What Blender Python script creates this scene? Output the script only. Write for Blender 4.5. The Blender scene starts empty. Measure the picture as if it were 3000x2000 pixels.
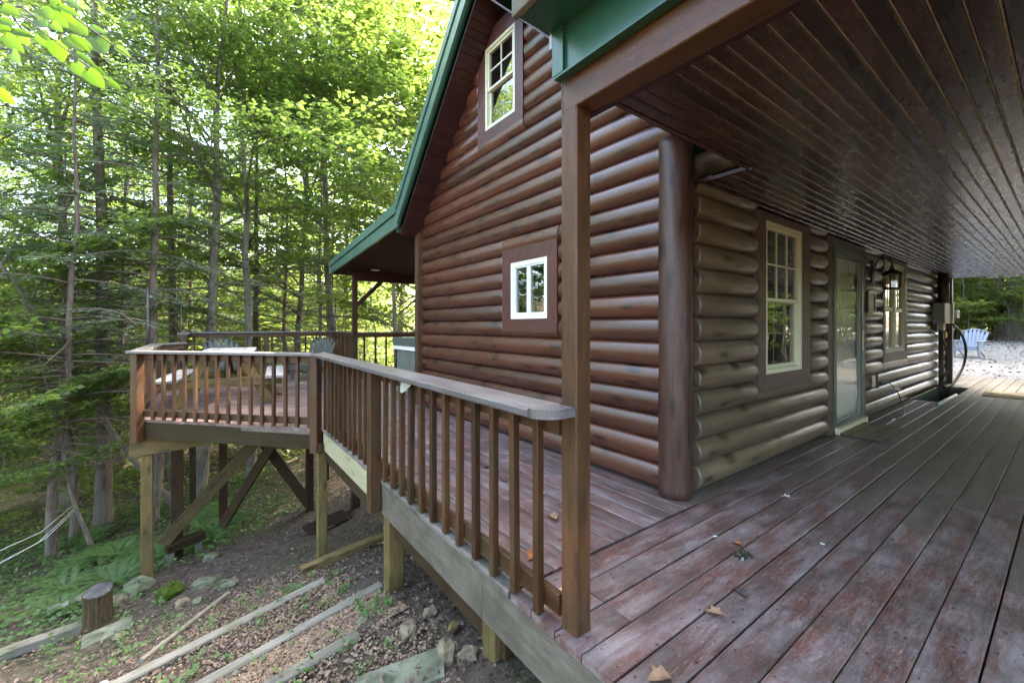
import bpy, math, random
import numpy as np
from mathutils import Vector, Matrix
random.seed(7); RNG = np.random.default_rng(11)
SC = bpy.context.scene; COL = SC.collection
R = math.radians

# ------------------------------------------------------------------ camera, sky, sun, exposure
cam = bpy.data.cameras.new('camera'); co = bpy.data.objects.new('camera', cam); COL.objects.link(co)
cam.sensor_width = 36.0; cam.lens = 1220/3000*36; cam.shift_y = -45/3000
cam.clip_start = 0.05; cam.clip_end = 400
YAW = 36.5
co.location = (0, 0, 1.25); co.rotation_euler = (R(90), 0, R(-YAW)); SC.camera = co
SUN_DIR = Vector((0.94, 0.34, 0)).normalized(); SUN_EL = 51
w = bpy.data.worlds.new('World'); SC.world = w; w.use_nodes = True
nt = w.node_tree; nt.nodes.clear()
sky = nt.nodes.new('ShaderNodeTexSky'); sky.sky_type = 'NISHITA'; sky.sun_disc = False
sky.sun_elevation = R(SUN_EL); sky.sun_rotation = math.atan2(SUN_DIR.x, SUN_DIR.y)
sky.air_density = 0.8; sky.dust_density = 6.0; sky.ozone_density = 0.6; sky.altitude = 200
bg = nt.nodes.new('ShaderNodeBackground'); bg.inputs['Strength'].default_value = 0.15
wo = nt.nodes.new('ShaderNodeOutputWorld')
nt.links.new(sky.outputs[0], bg.inputs['Color']); nt.links.new(bg.outputs[0], wo.inputs['Surface'])
sl = bpy.data.lights.new('sun', 'SUN'); sl.energy = 2.1; sl.angle = R(0.6); sl.color = (1, 0.93, 0.8)
so = bpy.data.objects.new('sun', sl); COL.objects.link(so); so.location = (10, 8, 30)
sd = Vector((SUN_DIR.x*math.cos(R(SUN_EL)), SUN_DIR.y*math.cos(R(SUN_EL)), math.sin(R(SUN_EL))))
so.rotation_euler = sd.to_track_quat('Z', 'Y').to_euler()
vs = SC.view_settings; vs.view_transform = 'Standard'; vs.look = 'None'; vs.gamma = 1; vs.use_curve_mapping = False
vs.exposure = 4.25
cy = SC.cycles
cy.max_bounces = 8; cy.diffuse_bounces = 4; cy.glossy_bounces = 3; cy.transmission_bounces = 5; cy.transparent_max_bounces = 8
cy.sample_clamp_indirect = 6; cy.use_denoising = True; cy.caustics_reflective = False; cy.caustics_refractive = False

# ------------------------------------------------------------------ materials
def newmat(name):
    m = bpy.data.materials.new(name); m.use_nodes = True
    n = m.node_tree; b = n.nodes['Principled BSDF']
    return m, n, b
def nd(n, t, **kw):
    x = n.nodes.new(t)
    for k, v in kw.items(): setattr(x, k, v)
    return x
def mixc(n, fac, a, b, mode='MIX'):
    x = nd(n, 'ShaderNodeMix', data_type='RGBA', blend_type=mode)
    for s, v in ((x.inputs[0], fac), (x.inputs[6], a), (x.inputs[7], b)):
        if isinstance(v, bpy.types.NodeSocket): n.links.new(v, s)
        elif isinstance(v, (tuple, list)): s.default_value = (*v, 1)
        else: s.default_value = v
    return x.outputs[2]
def mth(n, op, a, b=0.5, clamp=False):
    x = nd(n, 'ShaderNodeMath', operation=op, use_clamp=clamp)
    for s, v in ((x.inputs[0], a), (x.inputs[1], b)):
        if isinstance(v, bpy.types.NodeSocket): n.links.new(v, s)
        else: s.default_value = v
    return x.outputs[0]
def rng(n, v, a, b, c=0, d=1):
    x = nd(n, 'ShaderNodeMapRange'); n.links.new(v, x.inputs[0])
    for i, q in enumerate((a, b, c, d)): x.inputs[i+1].default_value = q
    return x.outputs[0]
def coords(n, scale, space='Object'):
    t = nd(n, 'ShaderNodeTexCoord'); mp = nd(n, 'ShaderNodeMapping'); mp.inputs['Scale'].default_value = scale
    n.links.new(t.outputs[space], mp.inputs[0]); return mp.outputs[0]
def noise(n, vec, scale, detail=4, rough=0.55, wv=None):
    x = nd(n, 'ShaderNodeTexNoise', noise_dimensions='4D'); n.links.new(vec, x.inputs['Vector'])
    x.inputs['Scale'].default_value = scale; x.inputs['Detail'].default_value = detail; x.inputs['Roughness'].default_value = rough
    if wv is not None: n.links.new(wv, x.inputs['W'])
    return x.outputs['Fac']
def bump(n, b, h, strength=0.3, dist=0.01):
    x = nd(n, 'ShaderNodeBump'); x.inputs['Strength'].default_value = strength; x.inputs['Distance'].default_value = dist
    n.links.new(h, x.inputs['Height']); n.links.new(x.outputs[0], b.inputs['Normal'])

def flat2(n, scale, W):
    sp = nd(n, 'ShaderNodeSeparateXYZ'); n.links.new(coords(n, scale), sp.inputs[0]); cb = nd(n, 'ShaderNodeCombineXYZ')
    n.links.new(mth(n, 'ADD', sp.outputs[0], mth(n, 'MULTIPLY', W, 3.7)), cb.inputs[0]); n.links.new(mth(n, 'ADD', sp.outputs[1], sp.outputs[2]), cb.inputs[1]); return cb.outputs[0]
def wood(name, c1, c2, rough=0.5, wear=None, wear_amt=0.5, grain=1.0, knots=0.0, vary=0.25, moss=None, moss_amt=0.5, bumps=0.25, wear2=None, spec=0.5, speck=None, streak_bump=0.0, dirt=0.0, cracks=0.0, coat=0.0):
    m, n, b = newmat(name)
    oi = nd(n, 'ShaderNodeObjectInfo'); W = mth(n, 'MULTIPLY', oi.outputs['Random'], 97.0)
    g1 = noise(n, coords(n, (1.2, 14*grain, 14*grain)), 3.0, 5, 0.6, W)
    g2 = noise(n, coords(n, (2.5, 60*grain, 60*grain)), 3.0, 3, 0.6, W)
    gr = mth(n, 'ADD', mth(n, 'MULTIPLY', g1, 0.65), mth(n, 'MULTIPLY', g2, 0.35))
    col = mixc(n, rng(n, gr, 0.33, 0.66), c1, c2)
    big = noise(n, coords(n, (0.8, 2.5, 2.5)), 1.8, 4, 0.6, W)
    if wear is not None:
        wf = noise(n, coords(n, (1.1, 6.5, 6.5)), 2.0, 8, 0.78, W)
        fac = mth(n, 'MULTIPLY', rng(n, wf, 0.43, 0.64), wear_amt)
        col = mixc(n, fac, col, wear)
    if wear2 is not None:
        wf2 = noise(n, coords(n, (6, 16, 16)), 3.0, 5, 0.75, W)
        col = mixc(n, mth(n, 'MULTIPLY', rng(n, wf2, 0.56, 0.74), 0.6), col, wear2)
    if moss is not None:
        mf = noise(n, coords(n, (2.2, 2.2, 2.2)), 1.7, 5, 0.65, W)
        col = mixc(n, mth(n, 'MULTIPLY', rng(n, mf, 0.46, 0.62), moss_amt), col, moss)
    if knots > 0:
        v = nd(n, 'ShaderNodeTexVoronoi', voronoi_dimensions='2D'); n.links.new(flat2(n, (1.5, 5, 5), W), v.inputs['Vector'])
        v.inputs['Scale'].default_value = 1.25
        kn = noise(n, coords(n, (12, 12, 12)), 2.5, 4, 0.7, W)
        kd = mth(n, 'ADD', v.outputs['Distance'], mth(n, 'MULTIPLY', mth(n, 'SUBTRACT', kn, 0.5), 0.22))
        col = mixc(n, mth(n, 'MULTIPLY', rng(n, kd, 0.19, 0.07), knots), col, tuple(x*0.22 for x in c1))
    if cracks:
        ck = noise(n, coords(n, (0.9, 42, 42)), 2.0, 2, 0.5, W)
        col = mixc(n, mth(n, 'MULTIPLY', rng(n, ck, 0.665, 0.70), cracks), col, tuple(x*0.15 for x in c1))
        fd = noise(n, coords(n, (1.1, 3.0, 3.0)), 1.6, 5, 0.7, W)
        col = mixc(n, mth(n, 'MULTIPLY', rng(n, fd, 0.50, 0.72), 0.22), col, tuple(min(1, x*1.9) for x in c2))
    if dirt:
        v = nd(n, 'ShaderNodeTexVoronoi', voronoi_dimensions='2D'); n.links.new(flat2(n, (6, 9, 9), W), v.inputs['Vector']); v.inputs['Scale'].default_value = 1.5
        sc_ = nd(n, 'ShaderNodeSeparateColor'); n.links.new(v.outputs['Color'], sc_.inputs[0])
        dk = mth(n, 'MULTIPLY', rng(n, v.outputs['Distance'], 0.11, 0.04), rng(n, sc_.outputs[0], 0.74, 0.80))
        col = mixc(n, mth(n, 'MULTIPLY', dk, dirt), col, (0.018, 0.015, 0.012))
        sf = noise(n, coords(n, (9, 34, 34)), 3.5, 4, 0.8, W)
        col = mixc(n, mth(n, 'MULTIPLY', rng(n, sf, 0.57, 0.72), 0.45), col, wear2 or c2)
        sf2 = noise(n, coords(n, (5, 9, 9)), 3.0, 5, 0.75, W)
        col = mixc(n, mth(n, 'MULTIPLY', rng(n, sf2, 0.60, 0.75), 0.6), col, tuple(x*0.4 for x in c1))
    if speck is not None:
        sp = noise(n, coords(n, (22, 40, 40)), 4.0, 2, 0.5, W)
        col = mixc(n, mth(n, 'MULTIPLY', rng(n, sp, 0.68, 0.76), 0.55), col, speck)
    vr = rng(n, oi.outputs['Random'], 0, 1, 1-vary, 1+vary)
    col = mixc(n, rng(n, big, 0.3, 0.7, 0.0, 0.35), col, tuple(0.55*x for x in c1))
    mul = nd(n, 'ShaderNodeVectorMath', operation='SCALE'); n.links.new(col, mul.inputs[0]); n.links.new(vr, mul.inputs['Scale'])
    n.links.new(mul.outputs[0], b.inputs['Base Color'])
    n.links.new(mth(n, 'ADD', mth(n, 'MULTIPLY', g1, 0.25), rough-0.12), b.inputs['Roughness'])
    b.inputs['Specular IOR Level'].default_value = spec
    if coat: b.inputs['Coat Weight'].default_value = coat; b.inputs['Coat Roughness'].default_value = 0.22
    h = gr
    if streak_bump:
        wv = nd(n, 'ShaderNodeTexWave', bands_direction='X'); n.links.new(coords(n, (1, 0.05, 0.05)), wv.inputs['Vector']); wv.inputs['Scale'].default_value = 26; wv.inputs['Distortion'].default_value = 1.5
        h = mth(n, 'ADD', gr, mth(n, 'MULTIPLY', wv.outputs['Fac'], streak_bump))
    bump(n, b, h, bumps, 0.006)
    return m
def plain(name, c, rough=0.5, metal=0, spec=0.5, var=0.12, nscale=8, bumps=0.0, c2=None):
    m, n, b = newmat(name)
    f = noise(n, coords(n, (1, 1, 1)), nscale, 5, 0.65)
    col = mixc(n, rng(n, f, 0.35, 0.65), tuple(x*(1-var) for x in c), c2 or tuple(min(1, x*(1+var)) for x in c))
    n.links.new(col, b.inputs['Base Color']); b.inputs['Roughness'].default_value = rough; b.inputs['Metallic'].default_value = metal
    b.inputs['Specular IOR Level'].default_value = spec
    if bumps: bump(n, b, f, bumps, 0.01)
    return m
def glassmat(name, tint=(0.75, 0.8, 0.78), boost=0.22):
    m = bpy.data.materials.new(name); m.use_nodes = True; n = m.node_tree; n.nodes.clear()
    o = nd(n, 'ShaderNodeOutputMaterial'); t = nd(n, 'ShaderNodeBsdfTransparent'); t.inputs[0].default_value = (*tint, 1)
    g = nd(n, 'ShaderNodeBsdfGlossy'); g.inputs['Roughness'].default_value = 0.01
    f = nd(n, 'ShaderNodeFresnel'); f.inputs[0].default_value = 1.55
    ge = nd(n, 'ShaderNodeNewGeometry'); fa = mth(n, 'MULTIPLY', mth(n, 'ADD', f.outputs[0], boost, True), mth(n, 'SUBTRACT', 1.0, ge.outputs['Backfacing'])); x = nd(n, 'ShaderNodeMixShader')
    n.links.new(fa, x.inputs[0]); n.links.new(t.outputs[0], x.inputs[1]); n.links.new(g.outputs[0], x.inputs[2]); n.links.new(x.outputs[0], o.inputs[0])
    return m
def leafmat(name, c, tr, rough=0.5, tmix=0.5, tonev=0.45, hue=(1.25, 1.0, 0.7)):
    m, n, b = newmat(name)
    a = nd(n, 'ShaderNodeAttribute', attribute_name='tone'); oi = nd(n, 'ShaderNodeObjectInfo')
    t = mth(n, 'ADD', mth(n, 'MULTIPLY', a.outputs['Fac'], 0.75), mth(n, 'MULTIPLY', oi.outputs['Random'], 0.25))
    cc = mixc(n, t, tuple(x*(1-tonev) for x in c), tuple(x*(1+tonev)*h for x, h in zip(c, hue)))
    ct = mixc(n, t, tuple(x*(1-tonev*0.6) for x in tr), tuple(min(0.95, x*(1+tonev*0.6)*h) for x, h in zip(tr, hue)))
    n.links.new(cc, b.inputs['Base Color']); b.inputs['Roughness'].default_value = rough; b.inputs['Specular IOR Level'].default_value = 0.35
    tl = nd(n, 'ShaderNodeBsdfTranslucent'); n.links.new(ct, tl.inputs[0])
    mx = nd(n, 'ShaderNodeMixShader'); mx.inputs[0].default_value = tmix
    out = [x for x in n.nodes if x.type == 'OUTPUT_MATERIAL'][0]
    n.links.new(b.outputs[0], mx.inputs[1]); n.links.new(tl.outputs[0], mx.inputs[2]); n.links.new(mx.outputs[0], out.inputs[0])
    return m
def barkmat(name, c1, c2, moss=None, amt=0.4):
    m, n, b = newmat(name)
    oi = nd(n, 'ShaderNodeObjectInfo')
    W = mth(n, 'MULTIPLY', oi.outputs['Random'], 31)
    f = noise(n, coords(n, (9, 9, 1.3)), 3.2, 6, 0.7, W)
    col = mixc(n, rng(n, f, 0.36, 0.64), c1, c2)
    l = noise(n, coords(n, (1.2, 1.2, 0.8)), 2.2, 4, 0.6, W)
    col = mixc(n, mth(n, 'MULTIPLY', rng(n, l, 0.45, 0.7), 0.5), col, tuple(x*1.5 for x in c2))
    if moss: col = mixc(n, mth(n, 'MULTIPLY', rng(n, noise(n, coords(n, (1, 1, .6)), 3.1, 4, 0.6, W), 0.5, 0.68), amt), col, moss)
    n.links.new(col, b.inputs['Base Color']); b.inputs['Roughness'].default_value = 0.9; b.inputs['Specular IOR Level'].default_value = 0.2
    bump(n, b, f, 0.9, 0.03); return m

M = {}
M['log'] = wood('log_stain', (0.050, 0.0140, 0.0065), (0.112, 0.0355, 0.0155), 0.30, knots=0.9, vary=0.32, cracks=0.35, coat=0.06, bumps=0.22, spec=0.7, wear=(0.085, 0.045, 0.032), wear_amt=0.3, grain=0.7, streak_bump=0.10)
M['doorlog'] = wood('olive_lit_log_stain', (0.080, 0.056, 0.031), (0.148, 0.106, 0.064), 0.32, knots=0.9, vary=0.28, cracks=0.35, coat=0.0, bumps=0.22, spec=0.6, wear=(0.13, 0.10, 0.07), wear_amt=0.3, grain=0.7, streak_bump=0.08)  # door-wall copy of the log stain, green light from vegetation put into its colour
M['postlog'] = wood('corner_post_stain', (0.030, 0.0115, 0.007), (0.075, 0.030, 0.017), 0.42, knots=0.8, vary=0.1, cracks=0.6, dirt=0.95, spec=0.45, bumps=0.5, wear=(0.11, 0.07, 0.055), wear_amt=0.5, grain=0.6)
M['trim'] = wood('casing_stain', (0.064, 0.020, 0.013), (0.105, 0.038, 0.025), 0.42, knots=0.35, vary=0.15, spec=0.45)
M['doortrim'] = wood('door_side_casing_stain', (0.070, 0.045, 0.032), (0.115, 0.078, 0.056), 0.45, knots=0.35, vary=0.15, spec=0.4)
M['soffit'] = wood('soffit_stain', (0.026, 0.008, 0.006), (0.052, 0.016, 0.011), 0.45, vary=0.25, spec=0.35)
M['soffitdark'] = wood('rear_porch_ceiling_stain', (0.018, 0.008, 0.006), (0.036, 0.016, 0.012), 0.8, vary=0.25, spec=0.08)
M['ceil'] = wood('ceiling_stain', (0.025, 0.0095, 0.0058), (0.058, 0.025, 0.0155), 0.27, vary=0.45, knots=0.45, coat=0.3, spec=0.5, bumps=0.02, wear=(0.10, 0.065, 0.052), wear_amt=0.4, grain=0.6)
M['tongue'] = plain('raw_tongue_groove_glint', (0.50, 0.37, 0.25), 0.6, var=0.3)  # raw wood tongues; the pale tone also paints light caught by the grooves
M['porch_post'] = wood('post_stain', (0.034, 0.0125, 0.005), (0.115, 0.047, 0.0185), 0.40, cracks=0.5, vary=0.12, knots=0.3, wear=(0.17, 0.10, 0.05), wear_amt=0.3, moss=(0.042, 0.030, 0.014), moss_amt=0.5, spec=0.3, speck=(0.45, 0.36, 0.26))
M['rail'] = wood('railing_stain', (0.034, 0.0125, 0.0045), (0.100, 0.042, 0.015), 0.42, vary=0.34, spec=0.3, knots=0.25, wear=(0.085, 0.055, 0.035), wear_amt=0.5, speck=(0.22, 0.19, 0.13), moss=(0.055, 0.05, 0.022), moss_amt=0.5)
M['cap'] = wood('rail_cap_weathered', (0.065, 0.054, 0.047), (0.115, 0.103, 0.098), 0.36, vary=0.15, wear=(0.18, 0.172, 0.172), wear_amt=0.6, moss=(0.09, 0.075, 0.045), moss_amt=0.35)
M['deck'] = wood('worn_deck_paint', (0.085, 0.037, 0.027), (0.170, 0.080, 0.060), 0.44, vary=0.18, wear=(0.27, 0.225, 0.21), wear_amt=1.0, wear2=(0.42, 0.38, 0.36), moss=(0.055, 0.046, 0.036), moss_amt=0.6, bumps=0.25, grain=0.8, speck=(0.5, 0.45, 0.42), knots=0.2, dirt=0.9)
M['deck_dry'] = wood('dry_porch_boards', (0.068, 0.050, 0.032), (0.130, 0.100, 0.072), 0.46, vary=0.2, wear=(0.19, 0.16, 0.13), wear_amt=0.7, wear2=(0.24, 0.21, 0.18), bumps=0.25, grain=0.8, knots=0.2, dirt=0.9)
M['edge'] = wood('mossy_edge_board', (0.085, 0.070, 0.052), (0.17, 0.145, 0.118), 0.65, spec=0.25, vary=0.12, moss=(0.030, 0.030, 0.011), moss_amt=0.95, wear=(0.24, 0.22, 0.20), wear_amt=0.5)
M['rim'] = wood('weathered_rim', (0.095, 0.079, 0.054), (0.180, 0.152, 0.110), 0.7, spec=0.2, vary=0.1, cracks=0.5, moss=(0.058, 0.050, 0.028), moss_amt=0.55, speck=(0.35, 0.32, 0.25), knots=0.2)
M['darkrim'] = wood('dark_rim', (0.022, 0.013, 0.005), (0.050, 0.034, 0.014), 0.7, spec=0.15, vary=0.1, moss=(0.035, 0.034, 0.013), moss_amt=0.5)
M['treated'] = wood('treated_lumber', (0.095, 0.064, 0.020), (0.215, 0.150, 0.055), 0.7, spec=0.2, vary=0.15, knots=0.6, moss=(0.075, 0.068, 0.022), moss_amt=0.6, cracks=0.4)
M['oldlumber'] = wood('olive_aged_lumber', (0.050, 0.036, 0.013), (0.125, 0.092, 0.038), 0.75, spec=0.15, vary=0.1, knots=0.5, cracks=0.4)
M['newlumber'] = wood('pale_treated_lumber', (0.31, 0.28, 0.145), (0.44, 0.40, 0.23), 0.6, vary=0.05, knots=0.4)
M['darklumber'] = wood('dark_lumber', (0.024, 0.0135, 0.006), (0.062, 0.038, 0.017), 0.75, spec=0.15, vary=0.25, knots=0.3)
M['graywood'] = wood('grey_weathered_timber', (0.115, 0.105, 0.075), (0.235, 0.215, 0.170), 0.8, cracks=0.6, spec=0.15, vary=0.15, knots=0.3, moss=(0.10, 0.105, 0.045), moss_amt=0.6)
M['tabletop'] = wood('weathered_table', (0.20, 0.19, 0.175), (0.34, 0.325, 0.30), 0.7, spec=0.2, vary=0.15, knots=0.4, moss=(0.2, 0.2, 0.15), moss_amt=0.3)
M['green'] = plain('green_metal', (0.016, 0.068, 0.036), 0.33, 0, 0.6, 0.10, 3)
M['greenlite'] = plain('sky_glare_green_metal', (0.050, 0.115, 0.078), 0.28, 0, 0.8, 0.15, 5, c2=(0.072, 0.150, 0.105))  # lighter copy of the green metal, sky glare put into its colour
M['vinyl'] = plain('ivory_vinyl', (0.58, 0.56, 0.37), 0.4, 0, 0.5, 0.03)
M['vinylw'] = plain('white_vinyl', (0.76, 0.80, 0.72), 0.4, 0, 0.5, 0.03)
M['doorgreen'] = plain('door_green', (0.055, 0.085, 0.055), 0.4, 0, 0.5, 0.06)
M['black'] = plain('black_rubber', (0.012, 0.012, 0.012), 0.45)
M['bronze'] = plain('bronze_metal', (0.035, 0.022, 0.018), 0.4, 0.4, 0.5, 0.2)
M['room'] = plain('room_dark', (0.030, 0.027, 0.022), 0.9)
M['curtain'] = plain('brown_curtain', (0.05, 0.04, 0.033), 0.9)
M['blind'] = plain('window_blind', (0.16, 0.17, 0.13), 0.6)
M['innerdoor'] = plain('cream_inner_door', (0.74, 0.70, 0.58), 0.5, var=0.05)
M['glass'] = glassmat('window_glass')
M['doorglass'] = glassmat('door_glass', (0.93, 0.94, 0.92), 0.02)
M['glasslite'] = glassmat('lamp_glass', (0.9, 0.85, 0.75), 0.06)
M['bulb'] = glassmat('bulb_glass', (0.95, 0.95, 0.92), 0.12)
M['steel'] = plain('grey_steel', (0.22, 0.24, 0.21), 0.45, 0.3, 0.5, 0.1)
M['steeldark'] = plain('dark_conduit', (0.07, 0.062, 0.04), 0.45, 0.3, 0.5, 0.2)
M['pvc'] = plain('white_plastic', (0.6, 0.6, 0.56), 0.4, var=0.05)
M['cream'] = plain('cream_plastic', (0.62, 0.55, 0.36), 0.4, var=0.05)
M['yellow'] = plain('yellow_plastic', (0.5, 0.36, 0.03), 0.4)
M['red'] = plain('red_plastic', (0.4, 0.06, 0.03), 0.4)
M['paper'] = plain('paper', (0.68, 0.66, 0.56), 0.7, var=0.04)
M['chairgreen'] = plain('grey_green_plastic', (0.052, 0.055, 0.040), 0.55, var=0.12)
M['chairblue'] = plain('pale_blue_plastic', (0.30, 0.34, 0.43), 0.45, var=0.05)
M['tub'] = plain('tub_cabinet', (0.135, 0.140, 0.108), 0.6, var=0.08)
M['tubcover'] = plain('tub_cover', (0.075, 0.085, 0.065), 0.6, var=0.1)
M['rock'] = plain('sandstone', (0.095, 0.078, 0.045), 0.9, 0, 0.2, 0.4, 9, 0.6, c2=(0.20, 0.165, 0.10))
M['mossrock'] = plain('mossy_stone', (0.055, 0.072, 0.020), 0.95, 0, 0.2, 0.4, 6, 0.6, c2=(0.14, 0.14, 0.085))
M['slab'] = plain('lichen_slab', (0.065, 0.072, 0.042), 0.9, 0, 0.2, 0.35, 7, 0.5, c2=(0.16, 0.165, 0.11))
M['moss'] = plain('bright_moss', (0.045, 0.065, 0.008), 0.95, 0, 0.1, 0.4, 20, 0.6)
M['stumptop'] = plain('stump_top', (0.030, 0.030, 0.034), 0.6, 0, 0.3, 0.4, 9, 0.3, c2=(0.085, 0.08, 0.07))
M['stumpbark'] = barkmat('stump_bark', (0.005, 0.004, 0.0035), (0.085, 0.062, 0.027), (0.05, 0.045, 0.02), 0.5)
M['bark'] = barkmat('hemlock_bark', (0.055, 0.042, 0.031), (0.150, 0.118, 0.088), (0.11, 0.125, 0.06), 0.35)
M['barkgrey'] = barkmat('maple_bark', (0.075, 0.060, 0.045), (0.20, 0.17, 0.13), (0.15, 0.16, 0.10), 0.5)
M['twig'] = plain('twig', (0.055, 0.042, 0.032), 0.9)
M['palebark'] = plain('pale_cable', (0.38, 0.38, 0.36), 0.6)
M['leaf'] = leafmat('maple_leaf', (0.058, 0.102, 0.030), (0.22, 0.36, 0.068), tmix=0.5, hue=(1.2, 1.0, 0.75))
M['hem'] = leafmat('hemlock_needle', (0.080, 0.122, 0.086), (0.23, 0.33, 0.19), tmix=0.45, hue=(1.1, 1.0, 0.9))
M['under'] = leafmat('understory_leaf', (0.080, 0.128, 0.040), (0.32, 0.48, 0.10), tmix=0.45)
M['fern'] = leafmat('fern_leaf', (0.070, 0.135, 0.045), (0.17, 0.32, 0.08), tmix=0.4, hue=(1.15, 1.0, 0.8))
M['nearleaf'] = leafmat('redbud_leaf', (0.045, 0.100, 0.010), (0.085, 0.195, 0.008), tmix=0.6, tonev=0.35)
M['litter'] = leafmat('dry_leaf', (0.125, 0.096, 0.072), (0.1, 0.06, 0.03), tmix=0.12, tonev=0.7, hue=(1.1, 1.0, 0.95))
M['pebble'] = leafmat('path_pebble', (0.185, 0.135, 0.085), (0.1, 0.06, 0.03), tmix=0.0, tonev=0.55, hue=(1.1, 1.0, 0.9), rough=0.7)
M['deadleaf'] = plain('brown_dead_leaf', (0.20, 0.115, 0.06), 0.7, var=0.4, nscale=30)
M['deadleafd'] = plain('dark_dead_leaf', (0.055, 0.038, 0.036), 0.6, var=0.4, nscale=30)
M['rustleaf'] = plain('rust_dead_leaf', (0.26, 0.085, 0.02), 0.6, var=0.3, nscale=30)
M['paleleaf'] = plain('pale_dead_leaf', (0.46, 0.38, 0.24), 0.7, var=0.3, nscale=30)
M['darkmoss'] = plain('dark_moss', (0.018, 0.022, 0.008), 0.95)
M['web'] = plain('cobweb_silk', (0.42, 0.42, 0.33), 0.9, var=0.15)
M['hose'] = plain('cable_black', (0.030, 0.028, 0.018), 0.4)
M['mat'] = plain('mat_tan', (0.15, 0.12, 0.062), 0.9, var=0.25, nscale=14, bumps=0.3)
M['tag'] = plain('paper_tag', (0.6, 0.55, 0.4), 0.6)

def groundmat():
    m, n, b = newmat('forest_soil')
    f = noise(n, coords(n, (1, 1, 1)), 7, 8, 0.75); f2 = noise(n, coords(n, (1, 1, 1)), 0.9, 4, 0.6); f3 = noise(n, coords(n, (1, 1, 1)), 40, 4, 0.7)
    col = mixc(n, rng(n, f, 0.35, 0.65), (0.048, 0.034, 0.024), (0.135, 0.100, 0.075))
    col = mixc(n, mth(n, 'MULTIPLY', rng(n, f2, 0.45, 0.65), 0.45), col, (0.045, 0.065, 0.02))
    col = mixc(n, mth(n, 'MULTIPLY', rng(n, f3, 0.58, 0.7), 0.5), col, (0.24, 0.19, 0.15))
    n.links.new(col, b.inputs['Base Color']); b.inputs['Roughness'].default_value = 0.95; b.inputs['Specular IOR Level'].default_value = 0.15
    bump(n, b, mth(n, 'ADD', f, mth(n, 'MULTIPLY', f3, 0.4)), 1.0, 0.05); return m
M['soil'] = groundmat()
def gravelmat():
    m, n, b = newmat('drive_gravel')
    v = nd(n, 'ShaderNodeTexVoronoi'); n.links.new(coords(n, (1, 1, 1)), v.inputs['Vector']); v.inputs['Scale'].default_value = 26
    g = nd(n, 'ShaderNodeSeparateColor'); n.links.new(v.outputs['Color'], g.inputs[0])
    col = mixc(n, g.outputs[0], (0.10, 0.098, 0.10), (0.27, 0.26, 0.255))
    f2 = noise(n, coords(n, (1, 1, 1)), 1.1, 5, 0.7); f3 = noise(n, coords(n, (1, 1, 1)), 14, 3, 0.7)
    col = mixc(n, mth(n, 'MULTIPLY', rng(n, f2, 0.5, 0.68), 0.4), col, (0.14, 0.13, 0.10))
    col = mixc(n, mth(n, 'MULTIPLY', rng(n, f3, 0.62, 0.70), 0.7), col, (0.11, 0.075, 0.05))
    n.links.new(col, b.inputs['Base Color']); b.inputs['Roughness'].default_value = 0.9
    bump(n, b, mth(n, 'ADD', v.outputs['Distance'], f3), 0.9, 0.04); return m
M['gravel'] = gravelmat()

# ------------------------------------------------------------------ object helpers
WM = {}
def link(name, mesh, parent=None, mat=None, mtx=None, **props):
    o = bpy.data.objects.new(name, mesh); COL.objects.link(o)
    mtx = mtx or Matrix.Identity(4)
    if mat is not None and mesh is not None and not mesh.materials: mesh.materials.append(M[mat] if isinstance(mat, str) else mat)
    if parent is not None:
        o.parent = parent; o.matrix_parent_inverse = WM[parent.name].inverted()
    o.matrix_basis = mtx; WM[o.name] = mtx.copy()
    for k, v in props.items(): o[k] = v
    return o
def thing(name, label, cat, loc=(0, 0, 0), group=None, rotz=0):
    o = link(name, None, None, None, Matrix.Translation(loc) @ Matrix.Rotation(rotz, 4, 'Z'))
    o.empty_display_size = 0.2; o['label'] = label; o['category'] = cat
    if group: o['group'] = group
    return o
def tag(o, label, cat, group=None):
    o['label'] = label; o['category'] = cat
    if group: o['group'] = group
    return o
def mesh(name, V, Fs, smooth=None):
    me = bpy.data.meshes.new(name); me.from_pydata([tuple(v) for v in V], [], Fs); me.update()
    if smooth is True: me.polygons.foreach_set('use_smooth', [True]*len(me.polygons))
    elif smooth is not None: me.polygons.foreach_set('use_smooth', smooth)
    return me
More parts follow.
